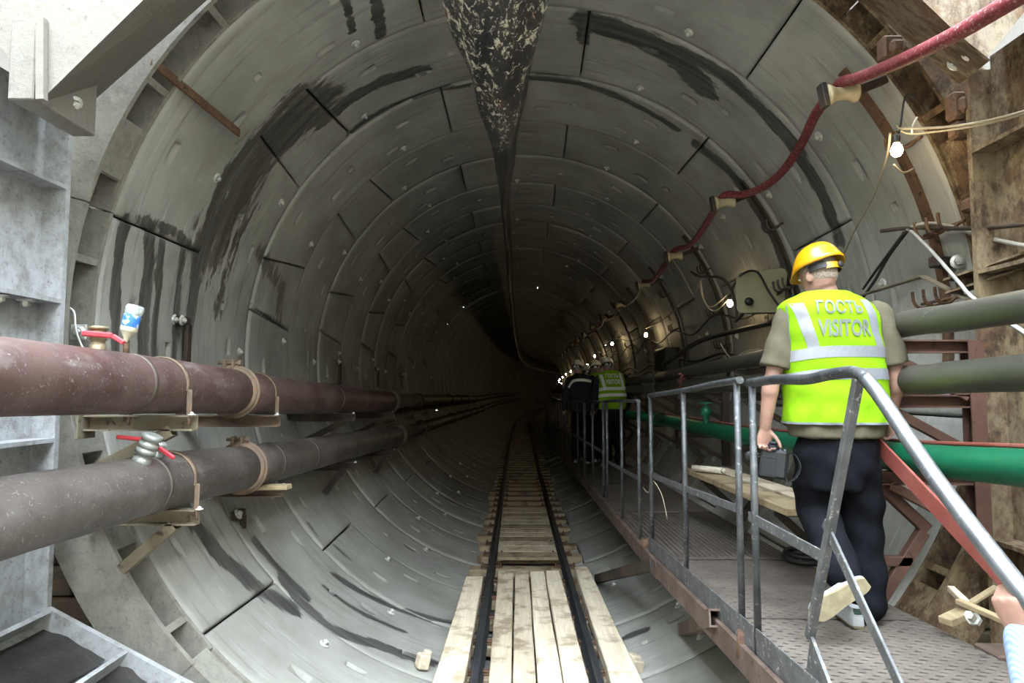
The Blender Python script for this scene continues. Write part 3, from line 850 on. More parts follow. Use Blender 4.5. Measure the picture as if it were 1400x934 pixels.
# ================================================================== PIPES ON THE LEFT
RP = .152
XU, XLW = -1.95, -1.92
PU = [atX(x, y, XU) for x, y in ((-140, 508), (0, 515), (150, 523), (270, 531), (375, 541), (530, 549))]
PL = [atX(x, y, XLW) for x, y in ((-140, 745), (0, 708), (130, 680), (240, 654), (330, 640), (400, 626), (540, 596))]
def interp(P, y):
    for a, b in zip(P[:-1], P[1:]):
        if y <= b.y: 
            t = (y - a.y) / (b.y - a.y); return a + (b - a) * t
    return P[-1].copy()
for P in (PU, PL):
    P.sort(key=lambda p: p.y); k_ = (-4.5 - P[0].y) / (P[1].y - P[0].y); P.insert(0, P[0] + (P[1] - P[0]) * k_)
def ring_collar(g, c, d, r, w, t, seg=28):
    r_, dd, u = frame_from(d)
    prof = [(r, -w / 2), (r + t, -w / 2 + t * .3), (r + t, w / 2 - t * .3), (r, w / 2)]
    g.lathe(prof, c, d, seg)
def pipeline(P, lab, mat, coup, straps, seams, yend):
    root = thing('water_pipe', tuple(P[0] - Vector((0, 0, RP))), lab, 'pipe')
    cuts = [P[0].y] + [c for c in coup] + [P[-1].y]
    for a, b in zip(cuts[:-1], cuts[1:]):
        n = max(2, int((b - a) / .35)); g = MB()
        g.tube([interp(P, a + (b - a) * k / n) for k in range(n + 1)], RP, 36)
        ob('pipe_section', g, mat, root)
    for i, c in enumerate(coup):
        p = interp(P, c); d = interp(P, c + .1) - interp(P, c - .1)
        g = MB(); ring_collar(g, p, d, RP, .085, .022); ring_collar(g, p + d.normalized() * .0, d, RP + .015, .03, .02)
        # split lugs and bolt on the top
        for s in (-1, 1):
            g.box(p + Vector((-.03 + s * .03, 0, RP + .035)), (.022, .075, .07), ch=.006)
        co = ob('coupling', g, M_CLAMP, root)
        g = MB(); g.cyl(p + Vector((-.11, 0, RP + .045)), p + Vector((.05, 0, RP + .045)), .011, 8); g.lathe([(.02, 0), (.02, .018), (0, .018)], p + Vector((.03, 0, RP + .045)), (1, 0, 0), 6, False)
        ob('clamp_bolt', g, M_CLAMP, co)
    for y in straps:
        p = interp(P, y); g = MB(); rows = []
        for a in np.linspace(-100, 100, 22):
            t = math.radians(a); c = Vector((math.sin(t), 0, math.cos(t)))
            rows.append([p + c * (RP + .002) + Vector((0, -.02, 0)), p + c * (RP + .009) + Vector((0, -.02, 0)), p + c * (RP + .009) + Vector((0, .02, 0)), p + c * (RP + .002) + Vector((0, .02, 0))])
        g.grid(rows, True, close_u=True)
        for s in (-1, 1):
            g.bar(p + Vector((s * (RP + .012), 0, -.02)), p + Vector((s * (RP + .012), 0, -RP - .03)), .028, .012, (0, 1, 0), .003)
            g.cyl(p + Vector((s * (RP + .012), 0, -RP - .005)), p + Vector((s * (RP + .012), 0, -RP - .065)), .008, 8)
        ob('strap', g, M_CLAMP, root)
    for y in seams:
        p = interp(P, y); d = interp(P, y + .1) - interp(P, y - .1); g = MB(); ring_collar(g, p, d, RP, .03, .004); ob('weld_seam', g, M_PIPE_DARK, root)
    # thinner run beyond the last flange, following the curve of the tunnel
    e = P[-1]; g = MB(); ring_collar(g, e, (0, 1, 0), RP, .07, .05); ring_collar(g, e + Vector((0, .09, 0)), (0, 1, 0), RP - .02, .05, .06); ob('flange', g, M_PIPE_DARK, root)
    g = MB(); path = []
    for y in list(np.arange(e.y, 30, 3)) + list(np.arange(30, yend, 5)):
        path.append((e.x + bend(y) - bend(e.y), y, e.z - .012 * min(y - e.y, 22)))
    g.tube(path, .125, 18); ob('far_pipe', g, M_PIPE_DARK, root)
    for y in np.arange(e.y + 4, 60, 4.0):
        k = min(range(len(path)), key=lambda i: abs(path[i][1] - y)); g = MB(); ring_collar(g, Vector(path[k]), (0, 1, 0), .125, .09, .03, 16); ob('flange', g, M_PIPE_DARK, root)
    return root
pu = pipeline(PU, 'maroon steel water pipe, upper of the pair on the left wall', M_PIPE_RED, [4.72], [3.74, 5.12], [3.42, 7.2], 75)
pl = pipeline(PL, 'scaly brown steel water pipe, lower of the pair on the left wall', M_PIPE_BROWN, [4.82], [3.80], [3.55, 5.3, 6.2], 75)
# valves on the pipes
M_VALVE = weathered('brass_valve', (.22, .17, .10), (.30, .25, .17), (.12, .07, .04), 12, 40, .56, .68, .5, .5, .2)
M_REDPLASTIC = plain('red_handle', (.50, .035, .05), .45)
M_GREYFIT = weathered('grey_hose_fitting', (.28, .29, .27), (.20, .21, .20), (.4, .4, .37), 14, 40, .6, .7, .45, .4, .15)
p = interp(PU, 3.17) + Vector((.0, 0, RP - .01)); 
vt = ob('valve', MB().lathe([(.036, 0), (.036, .03), (.030, .032), (.030, .05), (.038, .052), (.038, .085), (.032, .088), (.032, .10), (.042, .102), (.042, .115), (.024, .118), (.024, .108), (0, .108)], p, (0, 0, 1), 16), M_VALVE, pu)
g = MB(); q = p + Vector((-.005, -.05, .075)); g.bar(q + Vector((-.04, 0, .006)), q + Vector((.10, .0, -.006)), .02, .026, (0, 0, 1), .006); g.bar(q + Vector((.10, 0, -.006)), q + Vector((.15, .01, -.04)), .02, .022, (0, 0, 1), .005); ob('handle', g, M_REDPLASTIC, vt)
p = interp(PU, 3.40) + Vector((.0, 0, RP - .01)); g = MB(); g.cyl(p, p + Vector((0, 0, .075)), .014, 10); ob('vent_stub', g, M_RUST, pu)
# crushed plastic bottle upside down on the stub
M_PET = NT('clear_plastic'); M_PET.b.inputs['Transmission Weight'].default_value = .75; M_PET.b.inputs['IOR'].default_value = 1.35; M_PET = M_PET.set((.80, .86, .84), .12)
t = NT('bottle_label'); v = t.coords('Object'); a = t.noise(v, 34, 3); M_LABEL = t.set(t.mix(t.ramp(a, .52, .60), (.03, .14, .52), (.55, .68, .78)), .4)
M_LABEL_YEL = plain('bottle_dregs', (.50, .46, .34), .5)
def bottle(base, tilt, lab, size=1.0):
    ax = Vector(tilt).normalized(); rt = thing('plastic_bottle', base, lab, 'bottle')
    s = size
    ob('neck', MB().lathe([(.012 * s, 0), (.014 * s, .002 * s), (.014 * s, .02 * s), (.030 * s, .045 * s), (.041 * s, .062 * s)], base, ax, 18), M_LABEL_YEL, rt)
    ob('shoulder', MB().lathe([(.041 * s, .062 * s), (.044 * s, .075 * s), (.043 * s, .085 * s)], base, ax, 18), M_LABEL_YEL, rt)
    ob('label_wrap', MB().lathe([(.0425 * s, .085 * s), (.044 * s, .09 * s), (.044 * s, .148 * s), (.0425 * s, .152 * s)], base, ax, 18), M_LABEL, rt)
    g = MB(); r_, d_, u_ = frame_from(ax, (0, 1, 0)); rows = []
    for rad, h in ((.0425, .150), (.046, .162), (.043, .178), (.044, .192), (.036, .205), (.018, .208), (.004, .196)):
        row = []
        for k in range(20):
            a = 2 * math.pi * k / 20; w = 1 + .10 * math.sin(5 * a) * (h > .17) + .05 * math.sin(3 * a + h * 60)
            row.append(Vector(base) + ax * (h * s) + (r_ * math.cos(a) + u_ * math.sin(a)) * rad * s * w)
        rows.append(row)
    g.grid(rows, True, close_u=True); ob('crushed_base', g, M_PET, rt)
bottle(interp(PU, 3.40) + Vector((0, -.01, RP + .055)), (.22, .05, 1), 'crushed plastic bottle with blue label, upside down on the maroon pipe', .92)
# hose coupling and second valve on the lower pipe
p = interp(PL, 3.42); ax = Vector((.38, 0, .92)).normalized(); base = p + ax * (RP - .012)
hv = ob('valve', MB().lathe([(.045, 0), (.045, .03), (.034, .033), (.034, .05), (.048, .052), (.048, .075), (.043, .077), (.043, .085), (.048, .087), (.048, .11), (.040, .112), (.040, .125), (.05, .127), (.05, .15), (.03, .152), (0, .152)], base, ax, 18), M_GREYFIT, pl)
g = MB(); q = base + ax * .12; g.bar(q, q + Vector((-.16, -.02, .02)), .02, .02, (0, 0, 1), .006); ob('handle', g, M_REDPLASTIC, hv)
p2 = interp(PL, 3.6); ax2 = Vector((.25, 0, .97)).normalized(); b2 = p2 + ax2 * (RP - .01)
hv2 = ob('valve', MB().lathe([(.03, 0), (.03, .035), (.022, .037), (.022, .05), (.036, .055), (.036, .085), (.02, .09), (0, .09)], b2, ax2, 14), M_GREYFIT, pl)
g = MB(); g.bar(b2 + Vector((.03, -.03, .055)), b2 + Vector((.12, -.05, .005)), .018, .022, (0, 0, 1), .005); ob('handle', g, M_REDPLASTIC, hv2)
# pipe brackets: channel arm + strut, against the wall
CH = lambda w, h, t: [(-w / 2, -h / 2), (w / 2, -h / 2), (w / 2, -h / 2 + t), (-w / 2 + t, -h / 2 + t), (-w / 2 + t, h / 2 - t), (w / 2, h / 2 - t), (w / 2, h / 2), (-w / 2, h / 2)]
def wallx(z, y, r=RT): return TX + bend(y) - math.sqrt(max(.01, r * r - (z - TZ) ** 2))
def bracket(P, y, lab, mat, strut=True, x_end=-1.76, h=.085):
    c = interp(P, y); zt = c.z - RP - .008
    xw = wallx(zt, y, 2.69) + .005
    if y < 4.1: xw = max(xw, -2.37)
    rt = thing('pipe_bracket', (xw, y, zt - h), lab, 'bracket')
    g = MB(); g.prof((xw, y, zt - h / 2), (x_end, y, zt - h / 2), CH(.07, h, .009)); ob('arm', g, mat, rt)
    g = MB(); g.box((xw + .008, y, zt - h / 2), (.014, .16, .17), ch=.003); ob('wall_plate', g, mat, rt)
    if strut:
        zb = zt - h - .24; xb = wallx(zb, y, 2.68) + .02
        if y < 4.1: xb = max(xb, -2.35)
        g = MB(); g.prof((xb, y, zb), (x_end - .12, y, zt - h), CH(.06, .07, .008), (0, 1, 0)); ob('strut', g, mat, rt)
    for s in (-.18, .18):
        inst('bolt', ME_BOLT, Matrix.Translation((c.x + s, y - .02, zt)) @ Matrix.Scale(.5, 4), rt)
    return rt
bracket(PU, 3.76, 'tan steel bracket arm under the maroon pipe, nearest the viewer', M_BRACKET)
bracket(PU, 5.10, 'brown steel bracket arm under the maroon pipe, just past its clamp', M_CLAMP, False)
bracket(PL, 3.82, 'tan steel bracket with slanting strut under the brown pipe, nearest the viewer', M_BRACKET)
bracket(PL, 5.20, 'brown steel bracket arm under the brown pipe, past its clamp', M_CLAMP, False)
for i, y in enumerate((7.5, 9.9)):
    bracket(PU, y, 'dark steel bracket far along under the maroon pipe, ' + ('nearer', 'farther')[i] + ' one', M_DARKSTEEL).__setitem__('group', 'dark far pipe brackets')
    bracket(PL, y, 'dark steel bracket far along under the brown pipe, ' + ('nearer', 'farther')[i] + ' one', M_DARKSTEEL).__setitem__('group', 'dark far pipe brackets')
g = MB(); c = interp(PL, 5.05); g.bar(c + Vector((-.30, .02, -RP - .015)), c + Vector((.27, -.02, -RP + .0)), .10, .035, (0, 0, 1), .005)
ob('wedge_board', g, M_PLANKNEW, None, 'short yellow board end wedged under the brown pipe', 'plank')
# hangers on the left wall: dark bar with a big bolt
def wall_hanger(px, py, lab, L=.33):
    p = atR(px, py); a = theta(p); rt = thing('wall_hanger', p, lab, 'hanger')
    g = MB(); rows = []
    inw = (Vector((TX, p.y, TZ)) - p).normalized()
    g.box(p + inw * .03 + Vector((0, .05, 0)), (.06, .16, .07), ch=.008); ob('cleat', g, M_DARKSTEEL, rt)
    g = MB(); q = p + inw * .05 + Vector((0, .10, -.02)); g.bar(q, q + Vector((.0, 0, -L)), .07, .03, (1, 0, 0), .004); ob('hanger_bar', g, M_DARKSTEEL, rt)
    inst('bolt', ME_BOLT, aim(p + inw * .055 + Vector((0, -.02, 0)), inw, (0, 1, 0)), rt)
wall_hanger(240, 438, 'dark hanger with a round bolt above the maroon pipe, nearest one')
wall_hanger(458, 495, 'dark hanger on the left wall behind the maroon pipe, second along', .3)
wall_hanger(512, 505, 'dark hanger on the left wall behind the maroon pipe, third along', .3)
wall_hanger(546, 512, 'dark hanger on the left wall behind the maroon pipe, fourth along', .3)
wall_hanger(318, 708, 'dark hanger with a round bolt low on the wall below the brown pipe', .22)
# flat steel bar leaning off the entry ring, upper left
g = MB(); g.bar(at(207, 83, 3.86), at(327, 182, 4.9) , .06, .018, (1, 0, 0), .003)
ob('steel_strip', g, M_RUST, None, 'long thin steel strip sticking out from the entry ring, upper left', 'strip')
# small fitting in the ring pocket with the white cable
c = at(108, 452, 4.0); g = MB(); pts = [c + Vector((-.06, -.02, .14)), c + Vector((0, -.05, .10)), c + Vector((.02, -.06, .0)), c + Vector((.05, -.04, -.10)), c + Vector((.11, -.05, -.17))]
g.tube(spline(pts, 5), .006, 6); ob('white_cable', g, plain('white_sheath', (.7, .7, .68), .5), None, 'thin white cable looped in the ring pocket above the maroon pipe', 'cable')
rt = thing('anchor_plate', at(108, 456, 4.05), 'galvanised anchor plate with a bolt in the ring pocket above the maroon pipe', 'plate')
g = MB(); g.box(at(108, 454, 4.03), (.09, .02, .09), ch=.003); ob('plate', g, M_BOLT, rt)
inst('bolt', ME_BOLT, aim(at(108, 454, 4.02), (0, -1, 0)), rt)

# ================================================================== VENTILATION DUCT
t = NT('mud_splashed_duct'); gm = t.n('ShaderNodeNewGeometry'); sp = t.n('ShaderNodeSeparateXYZ'); t.t.links.new(gm.outputs['Position'], sp.inputs[0])
mp = t.n('ShaderNodeMapping'); t.t.links.new(gm.outputs['Position'], mp.inputs[0]); mp.inputs['Scale'].default_value = (1, .45, 1)
a = t.noise(mp.outputs[0], 24, 6, .72, .8); b = t.noise(mp.outputs[0], 5, 4, .6); c = t.noise(gm.outputs['Position'], 3.2, 4, .6)
near = t.ramp(sp.outputs['Y'], 4.6, 8.5, .12, -.10)
col = t.mix(t.ramp(b, .35, .65), (.028, .028, .032), (.07, .066, .06))
col = t.mix(t.ramp(c, .58, .70, 0, .8), col, (.19, .095, .045))
sum_ = t.math('ADD', t.math('ADD', t.math('MULTIPLY', a, .75), t.math('MULTIPLY', b, .25)), near)
col = t.mix(t.ramp(sum_, .650, .69), col, (.62, .59, .48))
t.bump(t.math('ADD', a, b), .4, .01); M_DUCT = t.set(col, .5, 0, .4)
dk = [(1.6, .46, .20, 4.95), (2.6, .42, .19, 4.80), (3.6, .355, .17, 4.72), (4.3, .285, .18, 4.70), (4.9, .225, .20, 4.68), (5.7, .155, .24, 4.67), (6.5, .105, .27, 4.66), (7.6, .06, .30, 4.66), (9, .045, .33, 4.66), (12, .05, .36, 4.66), (20, .055, .40, 4.66), (40, .06, .42, 4.66), (70, .06, .42, 4.66), (115, .06, .42, 4.66)]
duct = thing('ventilation_duct', (-.12, 1.6, 4.6), 'sagging dark ventilation duct splashed with pale mud, hung under the crown', 'duct')
rows = []
yl = list(np.arange(1.6, 12, .18)) + list(np.arange(12, 115, 2.5))
for y in yl:
    for i in range(len(dk) - 1):
        if dk[i][0] <= y <= dk[i + 1][0]:
            k = (y - dk[i][0]) / (dk[i + 1][0] - dk[i][0]); w, h, z = [dk[i][j] + (dk[i + 1][j] - dk[i][j]) * k for j in (1, 2, 3)]; break
    row = []
    for q in range(28):
        a = 2 * math.pi * q / 28; s, cc = math.sin(a), math.cos(a)
        wr = 1 + .06 * math.sin(4 * a + y * 1.7) + .05 * math.sin(7 * a - y * 2.9) + .03 * math.sin(y * 6)
        hh = h * (1.0 if cc < 0 else 1.15)
        zz = z + hh * cc * wr
        row.append(Vector((-.12 + bend(y) + .012 * math.sin(y * 1.3) + w * s * wr * (1 - .35 * max(0, cc)), y, min(zz, 5.34))))
    rows.append(row)
g = MB(); g.grid(rows, True, close_u=True); ob('fabric_tube', g, M_DUCT, duct)
for y in (2.2, 4.6, 7.0, 9.4, 11.8, 14.2):
    zt = 5.385; g = MB(); g.cyl((-.12 + bend(y), y, 4.9), (-.12 + bend(y), y, zt if y > 4.2 else 5.36), .006, 6); ob('hanger_wire', g, M_DARKSTEEL, duct)
g = MB(); g.tube([(-.12 + bend(y), y, 5.35) for y in np.arange(1.4, 60, 2)], .006, 6); ob('support_wire', g, M_DARKSTEEL, duct)
# ================================================================== RIGHT WALL: HOSE, SPOOLS, RACKS, LAMPS, CABLES
SP = [(1150, 128), (990, 277), (922, 350), (880, 390), (848, 417)]
spool_pts = [atR(x, y, 2.38) for x, y in SP]
yl = [16.1, 18.5, 20.9, 23.3, 25.7, 28.1, 30.5, 33, 36]
spool_pts += [cyl_pt(57, y, 2.38) for y in yl]
names = ['large cream hose spool nearest the viewer, under the red hose', 'cream hose spool second along, left of the man in the yellow helmet', 'cream hose spool third along the right wall', 'small cream hose spool fourth along the right wall', 'small cream hose spool fifth along the right wall']
for i, p in enumerate(spool_pts):
    wall = cyl_pt(theta(p) + 2, p.y + (.06 if i == 0 else .03), RT - .002)
    ax = Vector((1, .05, .16)).normalized()
    rt = thing('hose_spool', p, names[i] if i < 5 else 'tiny distant hose spool on the right wall, %s along' % ORD[min(i, 13)], 'spool', 'hose spools on the right wall')
    L = .19; s0 = p - ax * (L / 2); seg = 20 if i < 4 else 10
    ob('spool', MB().lathe([(0, 0), (.062, .0), (.066, .012), (.058, .03), (.043, .055), (.040, .095), (.043, .135), (.058, .16), (.066, .178), (.062, L), (0, L)], s0, ax, seg), M_SPOOL, rt)
    g = MB(); g.bar(s0 - ax * .035, s0 - ax * .004, .075, .15, (0, 0, 1), .004); ob('end_plate', g, M_DARKSTEEL, rt)
    g = MB(); g.bar(s0 + ax * L, wall, .05, .05, (0, 0, 1), .006); g.bar(s0 - ax * .03, s0 + ax * L, .02, .02); ob('arm', g, M_DARKSTEEL, rt)
hp = [at(1460, -45, 2.2), at(1385, 0, 2.45), at(1300, 50, 2.85), at(1225, 86, 3.35), at(1172, 107, 3.9)]
def over(i): return spool_pts[i] + Vector((.0, 0, .068))
hp += [over(0), at(1128, 138, 4.35), at(1113, 160, 4.65), at(1097, 194, 5.1), at(1072, 232, 5.6), at(1045, 255, 6.0), at(1015, 266, 6.35), over(1), at(974, 292, 6.85), at(955, 322, 7.6), at(940, 337, 8.3), over(2), at(903, 371, 9.6), at(892, 384, 10.5), over(3)]
g = MB(); g.tube(spline(hp, 6), .034, 12); ob('hose', g, M_HOSE, None, 'red mud streaked hose running over the cream spools into the tunnel', 'hose')
hp2 = [over(3)]
for i in range(3, len(spool_pts) - 1):
    a, b = over(i), over(i + 1); hp2 += [a + (b - a) * .3 - Vector((0, 0, .16)), a + (b - a) * .7 - Vector((0, 0, .16)), b]
g = MB(); g.tube(spline(hp2, 5), .026, 8); ob('hose', g, plain('grey_hose', (.16, .14, .12), .6), None, 'thin grey hose sagging between the distant spools', 'hose')

# cable racks: curved upright, cross bars and upturned hooks
def hook_path(p, inw, s=1.0):
    u = Vector((0, 0, 1))
    return spline([p, p + inw * .05 * s - u * .035 * s, p + inw * .10 * s - u * .03 * s, p + inw * .125 * s + u * .01 * s, p + inw * .13 * s + u * .07 * s], 4)
def rack(y, a0, a1, lab, mat, bars, grp='cable racks on the right wall', w=.07):
    rt = thing('cable_rack', cyl_pt(a1, y, RT - .02), lab, 'rack', grp)
    g = MB(); rows = []
    for a in np.linspace(a0, a1, 24):
        rows.append([cyl_pt(a, y - w / 2, RT - .004), cyl_pt(a, y - w / 2, RT - .035), cyl_pt(a, y + w / 2, RT - .035), cyl_pt(a, y + w / 2, RT - .004)])
    g.grid(rows, False, close_u=True); g.add(rows[0], [(0, 1, 2, 3)]); g.add(rows[-1], [(0, 1, 2, 3)]); ob('upright', g, mat, rt)
    for (a, dy, n) in bars:
        p0 = cyl_pt(a, y + dy - .05, RT - .05); p1 = cyl_pt(a, y + dy + .12 * n, RT - .05)
        g = MB(); g.cyl(p0, p1, .011, 6); cb = ob('cross_bar', g, mat, rt)
        for k in range(n):
            q = cyl_pt(a, y + dy + .12 * k, RT - .05); inw = (Vector((TX + bend(y), q.y, TZ)) - q); inw.z *= .3; inw.normalize()
            g = MB(); g.tube(hook_path(q, inw), .010, 6); ob('hook', g, mat, cb)
RK = [4.42, 6.62, 8.98, 11.32, 13.7, 16.1, 18.5, 20.8, 23.2]
labs = ['rusty curved cable rack with hooks beside the first lamp', 'dark cable rack between the first and second lamps, left of the yellow helmet', 'dark cable rack with hooks just beyond the second lamp', 'dark cable rack with hooks beside the third lamp']
for i, y in enumerate(RK):
    rack(y, 52 if i else 50, 97, labs[i] if i < 4 else 'dark distant cable rack on the right wall, %s along' % ORD[i], M_RUST if i == 0 else M_DARKSTEEL,
         [(76.5, -.32 if i == 0 else -.1, 3), (64, -.25, 2), (86, -.15, 3)] if i < 5 else [(76, -.1, 2)])

# lamps
t = NT('lit_bulb'); em = t.n('ShaderNodeEmission'); em.inputs['Color'].default_value = (1.0, .76, .42, 1); em.inputs['Strength'].default_value = BULB_STRENGTH
t.t.links.new(em.outputs[0], t.out.inputs[0]); M_BULB = t.mat
bulb_px = [(1226, 205, 2.36), (998, 415, 2.40), (883, 458, 2.42), (837, 470, 2.42), (813, 487, 2.42)]
bulb_p = [atR(*q) for q in bulb_px] + [cyl_pt(a, y, 2.42) for y, a in ((24.4, 79), (28.9, 80), (33.2, 79), (37.4, 80), (41.6, 82), (46, 84), (51, 84), (57, 86), (64, 87), (72, 88), (80, 88), (89, 88), (99, 88), (110, 88))]
for p in bulb_p[5:]: pass
bl = ['bare lit bulb nearest the viewer, by the rusty rack under the red hose', 'bare lit bulb left of the man in the yellow helmet', 'bare lit bulb third along the right wall', 'bare lit bulb fourth along, above the helmets of the distant visitors', 'bare lit bulb fifth along, just left above the visitors']
for i, p in enumerate(bulb_p):
    s = 1.0
    rt = thing('light_bulb', p - Vector((0, 0, .05)), bl[i] if i < 5 else 'tiny lit bulb in the distant row on the right wall, %s along' % ORD[i] if i < 14 else 'faint lit bulb past the bend at the far end of the row', 'lamp', 'lamps along the right wall')
    ob('bulb', MB().lathe([(0, -.040), (.018, -.037), (.030, -.022), (.034, -.002), (.028, .018), (.018, .034), (.016, .042), (0, .042)], p, (0, 0, 1), 16 if i < 4 else 8), M_BULB, rt)
    ob('socket', MB().lathe([(0, .040), (.019, .040), (.021, .048), (.021, .085), (.014, .095), (0, .095)], p, (0, 0, 1), 12), M_SOCKET, rt)
    wl_ = cyl_pt(theta(p) - 5, p.y + .05, RT - .05)
    g = MB(); g.tube(spline([p + Vector((0, 0, .09)), p + Vector((.03, .01, .13)), wl_ + Vector((-.06, 0, .02)), wl_], 4), .006, 6); ob('flex', g, M_SOCKET, rt)
# lamp wire from bulb to bulb, tied along the racks
def wire(pts, r, mat, lab, cat='cable', grp=None, n=6, seg=6):
    g = MB(); g.tube(spline(pts, n), r, seg); return ob('cable', g, mat, None, lab, cat, grp)
w1 = [at(1420, 147, 3.2), at(1350, 165, 3.55), at(1290, 174, 3.85), bulb_p[0] + Vector((.02, 0, .13))]
wire(w1, .008, M_WIRE, 'pale lamp wire strung from the right frame column to the nearest bulb')
w1 = [at(1420, 150, 3.2), at(1345, 170, 3.6), at(1280, 180, 3.9), at(1240, 182, 4.0), at(1225, 170, 4.05)]
wire(w1, .007, M_WIRE, 'second pale wire sagging just below the lamp wire at the nearest bulb')
wire([at(1217, 182, 4.0), at(1212, 215, 4.15), at(1195, 265, 4.5), at(1168, 315, 5.0), at(1140, 362, 5.6), at(1080, 385, 6.5)], .008, M_WIRE, 'pale wire hanging down from the nearest bulb toward the yellow helmet')
wire([at(1222, 225, 4.05), at(1235, 236, 4.1), at(1250, 230, 4.2)], .006, M_WIRE, 'short stiff wire hook curling below the nearest bulb')
wire([at(1247, 182, 3.95), at(1248, 172, 3.93), at(1254, 160, 3.92)], .006, plain('white_wire', (.7, .68, .6), .5), 'curled white wire end beside the nearest bulb')
p1, p2 = bulb_p[1], bulb_p[2]
wire([at(958, 385, 7.9), at(960, 405, 7.8), at(972, 420, 7.7), p1 + Vector((-.03, 0, .1))], .008, M_WIRE, 'pale wire loop hanging left of the second bulb')
wire([at(958, 384, 7.9), at(964, 415, 7.8), at(978, 425, 7.7), p1 + Vector((-.02, 0, .05))], .007, M_WIRE, 'lower pale wire loop hanging left of the second bulb')
wire([at(957, 385, 7.9), at(950, 400, 8.6), at(930, 418, 9.6), at(905, 438, 11), p2 + Vector((0, 0, .12))], .009, M_WIRE, 'pale wire sagging between the second and third bulbs')
wire([at(945, 372, 8.1), at(957, 378, 7.9), at(985, 380, 7.6), at(1000, 396, 7.5), at(1007, 425, 7.4), at(1006, 440, 7.4)], .016, M_CABLE, 'thick black cable bent over the second bulb')
wire([at(1005, 440, 7.3), at(1015, 430, 7.2), at(1020, 418, 7.1)], .016, M_CABLE, 'short black cable end below the olive junction box')
for i in range(2, 14):
    a, b = bulb_p[i], bulb_p[i + 1]; m = (a + b) / 2
    wire([a + Vector((.12, 0, .14)), m + Vector((.14, 0, -.02)), b + Vector((.12, 0, .14))], .009, M_CABLE, 'black lamp cable sagging between the %s and next distant bulbs' % ORD[min(i, 13)], 'cable', 'lamp cables in the distance')
# cables laid along the rack hooks
def along(th_, r, y0, y1, sag, rad, mat, lab, seed=0, step=2.36):
    rr = random.Random(seed); pts = []; y = y0
    while y < y1:
        pts.append(cyl_pt(th_ + rr.uniform(-.6, .6), y, r)); pts.append(cyl_pt(th_ + sag + rr.uniform(-.8, .8), y + step / 2, r - .02)); y += step
    wire(pts, rad, mat, lab, 'cable', None, 4, 6)
along(88, RT - .12, 6.6, 32, 2.0, .018, M_CABLE, 'black cable drooping along the lower hooks of the racks', 1)
along(90.5, RT - .14, 6.6, 32, 3.0, .022, M_CABLE, 'thicker black cable lowest along the rack hooks', 2)
along(77, RT - .13, 6.6, 32, 3.5, .012, M_CABLE, 'thin black cable along the upper hooks of the racks', 3)
wire([at(1420, 305, 3.3), at(1340, 312, 3.8), at(1280, 312, 4.2), at(1240, 312, 4.4), at(1205, 316, 4.6)], .014, M_DARKSTEEL, 'dark cable stretched from the right frame column across the rack hooks')
wire([at(1420, 340, 3.3), at(1350, 325, 3.8), at(1295, 308, 4.2), at(1262, 306, 4.3), at(1240, 314, 4.4)], .013, plain('grey_sheath', (.30, .28, .25), .5), 'grey cable curving down from the rack hooks to the right column')
wire([at(1243, 313, 4.4), at(1275, 345, 4.1), at(1310, 385, 3.8), at(1336, 412, 3.5), at(1440, 480, 2.8)], .011, plain('grey_sheath2', (.34, .33, .31), .5), 'thin grey cable slanting down behind the grey pipes')
wire([at(1240, 316, 4.4), at(1215, 350, 4.7), at(1195, 385, 5.0), at(1170, 420, 5.4)], .012, M_CABLE, 'black cable falling from the rack hooks behind the visitor')
wire([at(1236, 318, 4.42), at(1205, 360, 4.8), at(1180, 395, 5.2)], .010, M_CABLE, 'thin black cable beside the one falling behind the visitor')
wire([at(1000, 395, 7.2), at(1015, 375, 7), at(1035, 372, 6.8), at(1052, 400, 6.5), at(1070, 425, 6.2)], .012, M_CABLE, 'black cable looped over the olive junction box')
wire([at(905, 500, 9.3), at(950, 470, 8.6), at(985, 458, 8.0), at(1040, 445, 7.0), at(1080, 436, 6.4)], .03, M_CABLE, 'thick black hose climbing to the right above the far grey pipe')
wire([at(985, 470, 7.6), at(1000, 490, 7.4), at(1020, 480, 7.3), at(1040, 478, 7.2)], .007, M_WIRE, 'thin pale wire straggling over the far grey pipe')
# angle strut fixed to the wall and rail behind the visitor
g = MB(); g.bar(at(1180, 403, 5.0), at(1262, 378, 4.25), .045, .012, (0, 0, 1), .003); g.bar(at(1262, 378, 4.25), at(1330, 412, 3.85), .045, .014, (0, 0, 1), .003)
ob('flat_strut', g, M_BRACKET, None, 'pair of tan flat steel struts meeting on the wall above the upper grey pipe', 'strut')
g = MB(); g.prof(at(1300, 392, 4.0), at(1430, 350, 3.45), CH(.10, .09, .012)); ob('rusty_rail', g, M_FRAME, None, 'rust streaked channel rail slanting along the right column above the grey pipes', 'rail')
rt = thing('wall_anchor', atR(1310, 358), 'big bolt on a dark bracket above the rusty channel rail', 'bolt')
p = atR(1302, 360); inw = Vector((-1, -.3, 0)).normalized(); g = MB(); g.bar(p + inw * .0, p + inw * .16, .08, .07, (0, 0, 1), .01); ob('bracket_arm', g, M_DARKSTEEL, rt)
inst('bolt', ME_BOLT, aim(at(1310, 358, p.y - .10), (-.3, -1, 0)) @ Matrix.Scale(1.15, 4), rt)
